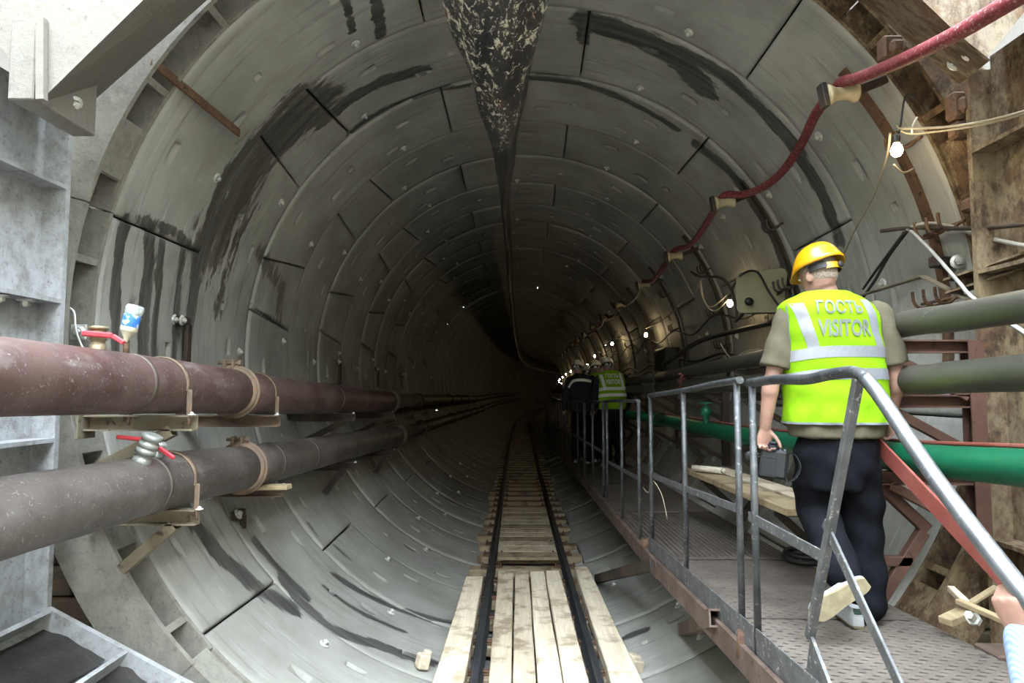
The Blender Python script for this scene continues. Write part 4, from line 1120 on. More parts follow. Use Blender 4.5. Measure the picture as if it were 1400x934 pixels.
# olive junction box with a gland
c = atR(1040, 402, 2.5); rt = thing('junction_box', c - Vector((0, 0, .2)), 'olive metal junction box with rounded corners beside the second bulb', 'box')
M_OLIVE = weathered('olive_paint', (.21, .195, .11), (.17, .155, .09), (.12, .10, .06), 4, 20, .6, .72, .5, .1, .15)
poly = []
for (cx, cz, a0) in ((.20, .16, 0), (-.20, .16, 90), (-.16, -.16, 180), (.20, -.14, 270)):
    for k in range(5):
        a = math.radians(a0 + 22.5 * k); poly.append((cx + .06 * math.cos(a), cz + .06 * math.sin(a)))
g = MB(); g.prof(c + Vector((.08, .0, 0)), c + Vector((-.05, -.16, 0)), poly); ob('case', g, M_OLIVE, rt)
g = MB(); q = c + Vector((-.12, -.24, -.08)); g.lathe([(.042, 0), (.042, .03), (.03, .05), (.02, .07), (0, .07)], c + Vector((-.17, -.15, -.10)), (-.6, -1, 0), 12); ob('cable_gland', g, M_BLACK, rt)
# dark cabinet far on the wall behind the visitors
c = cyl_pt(88, 11.6, 2.45); rt = thing('cabinet', c - Vector((0, 0, .2)), 'black cabinet on the right wall behind the distant visitors', 'cabinet')
g = MB(); g.box(c, (.25, .8, .42), ch=.015); ob('case', g, M_BLACK, rt)
g = MB(); g.box(c + Vector((-.13, 0, 0)), (.012, .7, .36), ch=.004); ob('door', g, M_BLACK, rt)

# ================================================================== PIPES AND SUPPORTS ON THE RIGHT
XG = 2.0
def rpipe(pts, r, mat, lab, yend, name='steel_pipe', drop=.010):
    P = sorted([atX(x, y, XG) for x, y in pts], key=lambda p: p.y); k_ = (-4.5 - P[0].y) / (P[1].y - P[0].y); P.insert(0, P[0] + (P[1] - P[0]) * k_); e = P[-1]
    rt = thing(name, tuple(P[0]), lab, 'pipe')
    n = 14; path = [P[0]] + spline(P[1:], 4); g = MB(); g.tube(path, r, 22); ob('pipe_section', g, mat, rt)
    far = []
    for y in np.arange(e.y, yend, 3.0): far.append((e.x + bend(y) - bend(e.y), y, e.z - drop * min(y - e.y, 18)))
    g = MB(); g.tube(far, r, 14); ob('far_pipe', g, mat, rt)
    g = MB(); ring_collar(g, e, (0, 1, 0), r, .08, .02, 16); ob('collar', g, mat, rt)
    return P
G1 = rpipe([(1560, 395), (1400, 419), (1300, 435), (1215, 448), (1040, 490), (900, 516)], .066, M_PIPE_GREY, 'grey steel pipe, upper of the two beside the walkway', 50)
G2 = rpipe([(1560, 502), (1400, 510), (1300, 516), (1240, 520), (1040, 524), (900, 530)], .074, M_PIPE_GREY, 'scuffed grey steel pipe, lower of the two beside the walkway', 50)
G3 = rpipe([(1560, 655), (1400, 640), (1210, 623), (1040, 600), (960, 585), (900, 573)], .076, M_GREEN, 'glossy green pipe low beside the walkway', 50, 'green_pipe')
g = MB(); g.tube([G3[0] + Vector((.02, 0, .084))] + spline([p + Vector((.02, 0, .084)) for p in G3[1:]], 4), .010, 8); ob('cable', g, M_RED, None, 'thin dark red cable lying on top of the green pipe', 'cable')
def zat(P, y): return interp(P, y).z
def support(y, lab, grp='steel supports under the right pipes', mat=None):
    mat = mat or M_TRUSS
    xo = 2.44; zt = zat(G1, min(y, 10)) - .07
    rt = thing('pipe_support', (xo, y, 1.40), lab, 'support', grp)
    B = bend(y)
    g = MB(); g.prof((xo + B, y, 1.42), (xo + B, y, zt), CH(.08, .08, .009), (0, 1, 0)); ob('post', g, mat, rt)
    for P, r in ((G1, .066), (G2, .074), (G3, .076)):
        z = zat(P, min(y, 10)) - r - .036
        g = MB(); g.prof((1.90 + B, y, z), (xo + B, y, z), CH(.06, .07, .008)); ob('arm', g, mat, rt)
        g = MB(); g.bar((1.97 + B, y - .01, z - .035), (xo + B - .04, y - .01, z - .27), .05, .04, (0, 1, 0), .004); ob('brace', g, mat, rt)
    # leaning leg under the walkway edge
    z0 = zat(G3, min(y, 10)) - .15
    g = MB(); g.bar((2.17 + B, y + .05, z0 - .25), (1.93 + B, y + .05, 1.20), .06, .05, (0, 1, 0), .004); g.bar((1.92 + B, y + .05, z0 + .02), (2.19 + B, y + .05, z0 - .24), .06, .05, (0, 1, 0), .004); ob('leg', g, mat, rt)
    g = MB(); g.bar((1.93 + B, y + .05, 1.40), (2.10 + B, y + .05, 1.40), .05, .05, (0, 0, 1), .004); ob('cross_piece', g, mat, rt)
sl = ['brown steel support with three arms right behind the visitor in the yellow helmet', 'dark steel support under the pipes beside the plank bench', 'dark steel support under the pipes past the plank bench']
for i, y in enumerate((3.66, 5.9, 8.0, 10.3, 12.7, 15.1, 17.5)):
    support(y, sl[i] if i < 3 else 'dark steel support under the right pipes, %s along from the viewer' % ORD[i], mat=M_TRUSS if i == 0 else M_DARKSTEEL)
# plank bench on the supports
for i, (x0, x1, dz, lab) in enumerate(((1.66, 1.86, 0, 'rough plank of the bench on the tunnel side, nearest the walkway'), (1.88, 2.06, .012, 'grey plank of the bench next to the pipe supports'))):
    a = atX(1092, 694, (x0 + x1) / 2); b = atX(948, 643, (x0 + x1) / 2)
    za, zb = 1.555, 1.51
    g = MB(); g.bar(((x0 + x1) / 2, 4.25 + .1 * i, za + dz), ((x0 + x1) / 2, 6.75, zb + dz), x1 - x0, .05, (0, 0, 1), .006); ob('plank', g, M_PLANKNEW if i == 0 else M_PLANKY2, None, lab, 'plank', 'bench planks')
for i, y in enumerate((4.55, 6.35)):
    g = MB(); g.bar((1.70, y, 1.50 - .02 * i), (2.12, y, 1.50 - .02 * i), .05, .05, (0, 0, 1), .004); g.bar((1.74, y, 1.48 - .02 * i), (2.08, y, 1.16), .05, .04, (0, 1, 0), .004)
    ob('bench_bracket', g, M_DARKSTEEL, None, ('dark angle bracket carrying the near end of the plank bench', 'dark angle bracket carrying the far end of the plank bench')[i], 'bracket', 'bench brackets')
p = Vector((1.74, 6.35, 1.575)); g = MB(); g.tube([p + Vector((-.08, .10, 0)), p + Vector((.10, -.18, .006))], .03, 12); g.tube([p + Vector((.10, -.18, .006)), p + Vector((.115, -.20, .006))], .018, 10)
ob('paper_roll', g, plain('pale_paper', (.55, .50, .40), .8), None, 'pale paper roll lying on the plank bench', 'roll')
# red stop valve between the far grey pipes
c = atX(935, 520, 1.98); rt = thing('red_valve', c - Vector((0, 0, .1)), 'dull red valve between the grey pipes behind the handrail', 'valve')
g = MB(); g.lathe([(.05, -.09), (.07, -.085), (.07, -.06), (.045, -.05), (.05, .0), (.045, .05), (.07, .06), (.07, .085), (.05, .09), (0, .09)], c, (0, 0, 1), 14); ob('body', g, M_RED, rt)
g = MB(); g.tube([c + Vector((.07 * math.cos(a), -.11, .07 * math.sin(a))) for a in np.linspace(0, 6.0, 14)], .008, 6); g.cyl(c, c + Vector((0, -.11, 0)), .012, 8); ob('hand_wheel', g, M_RED, rt)
c = atX(965, 563, 1.95); rt = thing('green_valve', c - Vector((0, 0, .1)), 'green valve standing on the green pipe behind the handrail', 'valve')
g = MB(); g.lathe([(.03, -.12), (.03, -.04), (.05, -.03), (.055, .02), (.03, .05), (.012, .06), (.012, .09), (0, .09)], c, (0, 0, 1), 12); ob('body', g, M_GREEN, rt)
g = MB(); g.tube([c + Vector((.06 * math.cos(a), .06 * math.sin(a), .09)) for a in np.linspace(0, 6.2, 14)], .008, 6); g.cyl(c + Vector((-.06, 0, .09)), c + Vector((.06, 0, .09)), .006, 6); ob('hand_wheel', g, M_GREEN, rt)
# ================================================================== WALKWAY
XA, XB = 1.06, 2.08
def deckz(y):
    if y <= 5.15: return 1.165 - .046 * (y - 2.85)
    return 1.045 - .016 * (y - 5.15)
# near sheet of expanded metal
d1 = thing('walkway_deck', (XA, 2.05, deckz(2.05) - .1), 'near walkway section decked with dusty expanded metal mesh', 'walkway')
V = []; Fc = []
pitch, per = .036, .085; nx = int((XB - XA) / (per / 2))
rr = random.Random(5)
for i in range(int((5.12 - 2.05) / pitch)):
    y = 2.05 + i * pitch
    b = len(V)
    for k in range(nx + 1):
        x = XA + .01 + (XB - XA - .02) * k / nx; s = 1 if (k + i) % 2 else -1
        yy = y + s * .010; z = deckz(yy) + rr.uniform(-.0012, .0012) - .0
        hw = .0092
        V += [(x, yy - hw, z - .004), (x, yy + hw, z + .001), (x, yy + hw, z - .007), (x, yy - hw, z - .010)]
    for k in range(nx):
        a = b + k * 4
        for q in range(4):
            w = (q + 1) % 4; Fc.append((a + q, a + w, a + 4 + w, a + 4 + q))
g = MB(); g.v = V; g.f = Fc; g.s = [False] * len(Fc); g.m = [0] * len(Fc)
ob('expanded_mesh', g, M_DECK, d1, kind='stuff')
g = MB(); g.add([(XA + .03, 2.05, deckz(2.05) - .03), (XB - .03, 2.05, deckz(2.05) - .03), (XB - .03, 5.12, deckz(5.12) - .03), (XA + .03, 5.12, deckz(5.12) - .03)], [(0, 1, 2, 3)])
g.add([(XA + .03, 2.05, deckz(2.05) - .033), (XB - .03, 2.05, deckz(2.05) - .033), (XB - .03, 5.12, deckz(5.12) - .033), (XA + .03, 5.12, deckz(5.12) - .033)], [(3, 2, 1, 0)])
ob('dirt_layer', g, plain('caked_dirt', (.045, .037, .03), .9, 0, .4, 12), d1)
def side_beams(root, y0, y1, x0=XA, x1=XB):
    for x in (x0, x1):
        z0, z1 = deckz(y0) - .075, deckz(y1) - .075
        g = MB(); g.prof((x + bend(y0), y0, z0), (x + bend(y1), y1, z1), CH(.05, .12, .010)); ob('side_beam', g, M_DECKSIDE, root)
    n = max(2, int((y1 - y0) / .8))
    for k in range(n + 1):
        y = y0 + .04 + (y1 - y0 - .08) * k / n; g = MB(); g.bar((x0 + .02 + bend(y), y, deckz(y) - .06), (x1 - .02 + bend(y), y, deckz(y) - .06), .05, .045); ob('cross_beam', g, M_DECKSIDE, root)
side_beams(d1, 2.05, 5.12)
g = MB(); g.bar((XA, 3.62, deckz(3.62) + .001), (XB, 3.58, deckz(3.6) + .001), .01, .004); ob('weld_line', g, M_DARKSTEEL, d1)
# second section: lengthwise slats, each a bar
d2 = thing('walkway_deck', (XA, 5.16, deckz(5.16) - .1), 'second walkway section of narrow lengthwise slats', 'walkway')
ns = 24
for k in range(ns):
    x = XA + .03 + (XB - XA - .06) * k / (ns - 1); y0, y1 = 5.17, 7.32
    g = MB(); g.bar((x, y0, deckz(y0) - .012), (x, y1, deckz(y1) - .012), .031, .026, (0, 0, 1), .004); ob('slat', g, M_DECK, d2)
side_beams(d2, 5.16, 7.34)
g = MB(); g.bar((XA, 5.15, deckz(5.15) + .002), (XB, 5.15, deckz(5.15) + .002), .05, .012, (0, 0, 1), .003); ob('edge_strip', g, M_DECK, d2)
# further sections as plates
for i in range(9):
    y0 = 7.38 + i * 2.4; y1 = y0 + 2.36
    r_ = thing('walkway_deck', (XA + bend(y0), y0, deckz(y0) - .1), 'third walkway section, a dusty plate in shadow' if i == 0 else 'dark distant walkway plate, %s section from the viewer' % ORD[i + 2], 'walkway', 'distant walkway plates')
    g = MB(); g.hexa([(XA + bend(y0), y0, deckz(y0) - .012), (XB + bend(y0), y0, deckz(y0) - .012), (XB + bend(y1), y1, deckz(y1) - .012), (XA + bend(y1), y1, deckz(y1) - .012),
                      (XA + bend(y0), y0, deckz(y0)), (XB + bend(y0), y0, deckz(y0)), (XB + bend(y1), y1, deckz(y1)), (XA + bend(y1), y1, deckz(y1))]); ob('deck_plate', g, M_DECK, r_)
    side_beams(r_, y0, y1)
# steps going down toward the viewer
st = thing('metal_steps', (XA, .5, -.38), 'steel steps descending from the walkway toward the viewer', 'steps')
for i in range(5):
    y = 1.90 - .27 * i; z = deckz(2.05) - .19 * (i + 1); g = MB(); g.box(((XA + XB) / 2, y, z), (XB - XA - .06, .25, .03), ch=.004); ob('tread', g, M_DECK, st)
for x in (XA, XB):
    g = MB(); g.bar((x, 2.0, deckz(2.05) - .12), (x, .42, deckz(2.05) - .12 - 1.58 * .70), .05, .16, (0, 0, 1), .004); ob('stringer', g, M_DECKSIDE, st)

# ---- handrails, all in the plane of the walkway's left edge
XH = 1.075
def H(px, py, x=XH): return atX(px, py, x)
def post(g, p0, p1, r=.017): g.tube([p0, (Vector(p0) + Vector(p1)) / 2 + Vector((random.uniform(-.006, .006), random.uniform(-.008, .008), 0)), p1], r, 10)
h1 = thing('handrail', H(1030, 850), 'handrail section nearest the viewer, bent down along the steps', 'handrail')
top = [H(1024, 524), H(1062, 519), H(1102, 519), H(1135, 512), H(1168, 509), H(1185, 519)]
g = MB(); g.tube(spline(top, 4), .020, 12); ob('top_rail', g, M_RAILTUBE, h1)
low = [H(1183, 517), H(1200, 538), H(1222, 570), H(1250, 612), H(1300, 683), H(1400, 812), H(1500, 930)]
g = MB(); g.tube(spline(low, 4), .0215, 14); ob('slanting_rail', g, M_RAILTOP, h1)
a = H(1028, 524); b = a.copy(); b.z = deckz(a.y) - .02
g = MB(); post(g, a, b); ob('post', g, M_RAILTUBE, h1)
g = MB(); g.bar(H(1174, 516), H(1107, 872), .03, .030, (0, 1, 0), .004); ob('leaning_post', g, M_FLATBAR, h1)
g = MB(); g.bar(H(1024, 706), H(1126, 762), .008, .045, (0, 0, 1), .002); ob('mid_bar', g, M_FLATBAR, h1)
g = MB(); g.bar(H(1127, 714), H(1236, 950), .010, .040, (0, 0, 1), .002); ob('slanting_bar', g, M_FLATBAR, h1)
p = H(1110, 870); q = H(1145, 960); g = MB(); g.add([(XH - .006, p.y, p.z), (XH - .006, p.y + .10, 1.10), (XH - .006, q.y, 1.10), (XH - .006, q.y, q.z)], [(0, 1, 2, 3)]); g.add([(XH + .006, p.y, p.z), (XH + .006, p.y + .10, 1.10), (XH + .006, q.y, 1.10), (XH + .006, q.y, q.z)], [(3, 2, 1, 0)])
for k_ in range(4):
    l_ = (k_ + 1) % 4; b_ = len(g.v) - 8; g.f.append((b_ + k_, b_ + l_, b_ + 4 + l_, b_ + 4 + k_)); g.s.append(False); g.m.append(0)
ob('gusset_plate', g, M_FLATBAR, h1)
def toe(root, y0, y1):
    g = MB(); g.bar((XH - .012, y0, deckz(y0) + .045), (XH - .012, y1, deckz(y1) + .045), .008, .115, (0, 0, 1), .002); ob('toe_board', g, M_FLATBAR, root)
toe(h1, 2.15, 3.10)
def section(px_posts, lab, tops, ybot=None, mid=None, grp='handrail sections', bend_=False):
    rt = thing('handrail', tops[0], lab, 'handrail', grp)
    g = MB(); g.tube(spline(tops, 4), .018, 10); ob('top_rail', g, M_RAILTUBE, rt)
    for p in px_posts:
        b = Vector(p); b.z = deckz(p.y) - .03; g = MB(); post(g, p, b); ob('post', g, M_RAILTUBE, rt)
    if mid:
        g = MB(); g.bar(mid[0], mid[1], .008, .042, (0, 0, 1), .002); ob('mid_bar', g, M_FLATBAR, rt)
    return rt
t2 = [H(887, 541), H(935, 534), H(975, 526), H(1012, 520)]
h2 = section([H(889, 542), H(934, 535), H(1007, 522)], 'second handrail section, in front of the plank bench', t2, mid=(H(889, 649), H(1013, 698)))
toe(h2, 3.14, 5.55)
for q in (H(884, 742), H(1020, 872)):
    g = MB(); g.tube([q + Vector((-.01, 0, .03)), q + Vector((-.02, 0, -.09))], .03, 10); ob('post_foot', g, M_RUST, h2)
g = MB(); a = H(890, 655); g.tube(spline([a + Vector((-.02, .25, -.10)), a + Vector((0, .1, -.12)), a, a + Vector((.06, -.1, -.10)), a + Vector((.10, -.12, -.30))], 5), .004, 5); ob('tie_wire', g, M_WIRE, h2)
t3 = [H(826, 549), H(850, 548), H(873, 549)]
h3 = section([H(829, 550), H(849, 549), H(873, 550)], 'third handrail section, beside the visitor in the distant vest', t3, mid=(H(832, 632), H(874, 655)))
y = 8.45
for i in range(8):
    y1 = y + 2.25; zz = lambda v: deckz(v) + 1.16
    P = [Vector((XH + bend(v), v, zz(v))) for v in (y, (y + y1) / 2, y1)]
    section(P, 'fourth handrail section, left of the distant visitors' if i == 0 else 'dark handrail section far along the walkway, %s from the viewer' % ORD[i + 3], P, mid=(P[0] - Vector((0, 0, .62)), P[2] - Vector((0, 0, .62))))
    y = y1 + .1
# red flat bar: handrail on the far side of the steps
XRB = 1.85
g = MB(); g.bar(atX(1196, 604, XRB), atX(1460, 884, XRB), .014, .085, (0, 0, 1), .003); ob('red_bar', g, M_RED, None, 'red painted flat bar sloping down behind the shiny handrail', 'bar')
# stub beams under the walkway's left edge
for (a, b, lab, mat) in (((890, 762), (818, 795), 'black beam stub from the walkway to the invert, farther one', M_DARKSTEEL), ((975, 833), (936, 866), 'dark red beam stub under the walkway, nearer one', M_DECKSIDE)):
    p = atX(a[0], a[1] + 6, XA - .01); q = atR(*b)
    q = q + (Vector((TX, q.y, TZ)) - q).normalized() * .03
    rt = thing('beam_stub', q, lab, 'beam'); g = MB(); g.prof(p + (p - q).normalized() * .12 - Vector((0, 0, .03)), q, CH(.07, .09, .01)); ob('beam', g, mat, rt)
    w = atR(b[0] + 22, b[1] + 6); inw = (Vector((TX, w.y, TZ)) - w).normalized(); inst('bolt', ME_BOLT, aim(w + inw * .002, inw, (0, 1, 0)) @ Matrix.Scale(.9, 4), rt)
# loop of black hose on the deck
c = atZ(1098, 763, deckz(4.6) + .02); g = MB(); g.tube([c + Vector((.13 * math.cos(a), .16 * math.sin(a), .0)) for a in np.linspace(0, 2 * math.pi, 26)[:-1]], .018, 10, closed=True); g.tube([c + Vector((.125 * math.cos(a) + .01, .15 * math.sin(a), .034)) for a in np.linspace(0, 2 * math.pi, 26)[:-1]], .015, 10, closed=True)
ob('hose_coil', g, M_BLACK, None, 'small coil of black hose lying on the walkway by the visitor', 'hose')
# timber offcuts beside the walkway, lower right
for (a, b, ya, yb, w, h, lab, mat) in (((1310, 822), (1375, 850), 3.25, 3.0, .035, .025, 'pale lath across the offcuts beside the walkway, lower right', M_PLANKNEW), ((1325, 826), (1362, 803), 3.35, 3.45, .03, .02, 'pale lath pointing up to the red bar, lower right', M_PLANKNEW),
                                       ((1300, 805), (1320, 824), 3.5, 3.3, .035, .03, 'grey stick leaning under the pale laths, lower right', M_PLANKY2), ((1292, 850), (1318, 838), 3.3, 3.35, .07, .035, 'stubby timber offcut at the walkway edge, lower right', M_PLANKNEW)):
    g = MB(); g.bar(at(*a, ya), at(*b, yb), w, h, (0, 0, 1), .004); ob('timber_offcut', g, mat, None, lab, 'timber')
c = at(1333, 848, 3.2); g = MB(); g.lathe([(.03, 0), (.03, .03), (.018, .03), (.018, .09), (0, .09)], c, (-.6, -.5, .4), 6, False); ob('loose_bolt', g, M_BOLT, None, 'thick loose bolt beside the timber offcuts, lower right', 'bolt')
g = MB(); g.box(at(1372, 880, 3.1) + Vector((.10, 0, -.05)), (.36, .16, .05), ch=.006); ob('timber_offcut', g, M_DECKSIDE, None, 'dark board under the loose bolt at the walkway edge', 'timber')
# ================================================================== PEOPLE
M_SKIN = plain('skin', (0.2940, 0.1645, 0.1225), .55, 0, .22, 14, .03)
M_HAIR = plain('cropped_hair', (.30, .24, .20), .9, 0, .5, 140, .2)
M_SHIRT = plain('khaki_cotton', (0.0875, 0.0775, 0.0525), .9, 0, .12, 30, .05, .1)
M_TROUSER = plain('black_cloth', (.0055, .006, .0085), .9, 0, .3, 20, .05, .1)
M_JACKET = plain('dark_jacket', (.018, .02, .026), .85, 0, .3, 20, .05, .2)
M_VEST = plain('hi_vis_yellow', (0.1650, 0.3300, 0.0040), .75, 0, .10, 30, .04, .15)
M_REFLECT = plain('reflective_tape', (0.2088, 0.2160, 0.2376), .40, .15, .08, 60)
M_TRIM = plain('grey_trim', (0.1540, 0.1680, 0.1820), .6)
M_LETTER = plain('grey_print', (0.1160, 0.1240, 0.1120), .6, 0, .06)
M_PRINT_FAR = plain('lit_reflective_print', (.55, .56, .55), .5, 0, .05)  # far vests' print and tape, light they throw back put into the colour
M_HELMET_Y = plain('yellow_helmet', (0.4650, 0.2175, 0.0030), .28, 0, .05, 10, 0, .5)
M_HELMET_W = plain('white_helmet', (.62, .60, .52), .35, 0, .08)
M_SHOE = plain('white_shoe', (0.3900, 0.3975, 0.4050), .6, 0, .08)
M_SOLE = plain('tan_sole', (0.2125, 0.1742, 0.1020), .7, 0, .25, 25, .1)
M_SHOEDARK = plain('dark_green_heel_tab', (.02, .05, .04), .6)
M_KNIT = None
t = NT('blue_knit'); v = t.coords('Object', (1, 1, 1)); wv = t.n('ShaderNodeTexWave'); t.l(v, wv.inputs['Vector']); wv.inputs['Scale'].default_value = 60; wv.inputs['Distortion'].default_value = 1.0
a = t.noise(v, 12, 3); col = t.mix(t.ramp(a, .35, .65), (.16, .215, .30), (.20, .26, .345)); t.bump(wv.outputs[0], .35, .003); M_KNIT = t.set(col, .95, 0, .1)

def fuse(mb, voxel, it=4, name='fused', fac=.5):
    me = mb.mesh(name); fix_normals(me)
    o = bpy.data.objects.new('tmp_fuse', me); COL.objects.link(o)
    r = o.modifiers.new('r', 'REMESH'); r.mode = 'VOXEL'; r.voxel_size = voxel; r.use_smooth_shade = True
    s = o.modifiers.new('s', 'SMOOTH'); s.iterations = it; s.factor = fac
    dg = bpy.context.evaluated_depsgraph_get(); dg.update()
    out = bpy.data.meshes.new_from_object(o.evaluated_get(dg))
    bpy.data.objects.remove(o); bpy.data.meshes.remove(me)
    out.polygons.foreach_set('use_smooth', [True] * len(out.polygons))
    return out
def ering(c, a, b, n=28, ex=2.0, rv=Vector((1, 0, 0)), fv=Vector((0, 1, 0))):
    out = []
    for k in range(n):
        t_ = 2 * math.pi * k / n; cs, sn = math.cos(t_), math.sin(t_)
        out.append(Vector(c) + rv * (a * math.copysign(abs(cs) ** (2 / ex), cs)) + fv * (b * math.copysign(abs(sn) ** (2 / ex), sn)))
    return out
def loft(g, rings, caps=True):
    g.grid(rings, True, close_u=True); n = len(rings[0])
    if caps:
        g.add(rings[0], [tuple(range(n))[::-1]]); g.add(rings[-1], [tuple(range(n))])
def limb(g, pts, rs, seg=16, n=5):
    P = spline(pts, n); k = len(P); R = []
    for i in range(k):
        t_ = i / (k - 1) * (len(rs) - 1); j = min(int(t_), len(rs) - 2); f = t_ - j; R.append(rs[j] * (1 - f) + rs[j + 1] * f)
    g.tube(P, R, seg); g.sphere(P[0], R[0] * .98, 12, 6); g.sphere(P[-1], R[-1] * .98, 12, 6)
def hand(g, wrist, d, n, s, curl=(.5, .6, .5), sc=1.0, thumb_in=.35):
    wrist, d, n, s = Vector(wrist), Vector(d).normalized(), Vector(n).normalized(), Vector(s).normalized()
    rings = []
    for h, a, b in ((-.01, .026, .021), (.015, .029, .019), (.04, .037, .018), (.07, .042, .016), (.093, .040, .0135)):
        rings.append(ering(wrist + d * h * sc, a * sc, b * sc, 18, 2.4, s, n))
    loft(g, rings)
    for off, L, r in ((.0305, .074, .0086), (.0105, .083, .0089), (-.0098, .077, .0085), (-.0290, .060, .0076)):
        p = wrist + d * .086 * sc + s * off * sc; path = [p - d * .02 * sc, p]; ang = 0
        for q, fr in enumerate((.45, .30, .25)):
            ang += curl[q] * (1.0 + .12 * (off < 0)); dd = d * math.cos(ang) + n * math.sin(ang); p = p + dd * L * fr * sc; path.append(p)
        g.tube(path, [r * sc, r * sc, r * .97 * sc, r * .92 * sc, r * .8 * sc], 10); g.sphere(path[-1], r * .8 * sc, 8, 5)
        for q in path[1:-1]: g.sphere(q, r * 1.03 * sc, 8, 5)
    p = wrist + d * .022 * sc + s * .022 * sc; path = [p]; a0 = .75
    for L, da in ((.040, 0), (.032, -.25), (.026, -.3)):
        a0 += da; dd = (d * math.cos(a0) + s * math.sin(a0) + n * thumb_in).normalized(); p = p + dd * L * sc; path.append(p)
    g.tube(path, [.015 * sc, .0115 * sc, .0105 * sc, .0085 * sc], 10); g.sphere(path[-1], .0085 * sc, 8, 5); g.sphere(path[1], .0118 * sc, 8, 5)
def px2l(px, py, y=0.0): return Vector(((px - 1143) / 270.0, y, (855 - py) / 270.0))   # canonical figure frame (metres)

VROWS = [(580, 1143, 68, .152), (560, 1143, 68, .152), (530, 1142, 67, .148), (500, 1141, 66, .148), (470, 1139, 65, .152), (445, 1137, 64, .154), (428, 1135, 63.5, .150), (417, 1133, 61, .136), (409, 1132, 52, .118), (403, 1131, 40, .102), (398, 1131, 29, .088)]
def vrow(py):
    for a, b in zip(VROWS[:-1], VROWS[1:]):
        if b[0] <= py <= a[0]:
            k = (a[0] - py) / (a[0] - b[0]); return [a[j] + (b[j] - a[j]) * k for j in (1, 2, 3)]
    return list(VROWS[0][1:]) if py > 580 else list(VROWS[-1][1:])
def vfold(x, z):
    low = max(0, min(1, (1.25 - z) / .25))
    return .0035 * math.sin(x * 30 + z * 22) * (0.4 + low) + .004 * low * math.sin(x * 55 - z * 38 + 1.0) + .003 * math.sin(z * 46 + x * 8)
ZF = [lambda py: (855 - py) / 270.0]
def vest_pt(px, py, ofs=0.0, ang=None):
    cx, hw, b = vrow(py); ex = 2.5
    yc = .02
    if ang is None:
        fx = max(-.999, min(.999, (px - cx) / hw)); fy = -(1 - abs(fx) ** ex) ** (1 / ex)
    else:
        cs, sn = math.cos(ang), math.sin(ang); fx = math.copysign(abs(cs) ** (2 / ex), cs); fy = math.copysign(abs(sn) ** (2 / ex), sn)
    p = Vector(((cx - 1143) / 270 + fx * hw / 270, yc + fy * b, ZF[0](py)))
    nrm = Vector((fx * b, fy * hw / 270, 0)); nrm.normalize()
    if py < 418: nrm = (nrm + Vector((0, 0, (418 - py) / 12))).normalized()
    return p + nrm * (ofs + vfold(p.x, p.z))
def text_pts(body, offs):
    cu = bpy.data.curves.new('t', 'FONT'); cu.body = body; cu.resolution_u = 3; cu.offset = offs
    o = bpy.data.objects.new('t', cu); COL.objects.link(o)
    dg = bpy.context.evaluated_depsgraph_get(); dg.update()
    me = bpy.data.meshes.new_from_object(o.evaluated_get(dg))
    import bmesh
    bm = bmesh.new(); bm.from_mesh(me); bmesh.ops.triangulate(bm, faces=bm.faces)
    for _ in range(2):
        bmesh.ops.subdivide_edges(bm, edges=[e for e in bm.edges if e.calc_length() > .12], cuts=1, use_grid_fill=True); bmesh.ops.triangulate(bm, faces=bm.faces)
    bm.to_mesh(me); bm.free()
    V = np.array([v.co[:2] for v in me.vertices]); F = [tuple(p.vertices) for p in me.polygons]
    bpy.data.objects.remove(o); bpy.data.curves.remove(cu); bpy.data.meshes.remove(me)
    return (V - V.min(0)) / (V.max(0) - V.min(0)), F
TXT1, TXT2 = text_pts('ГОСТЬ', .016), text_pts('VISITOR', .028)

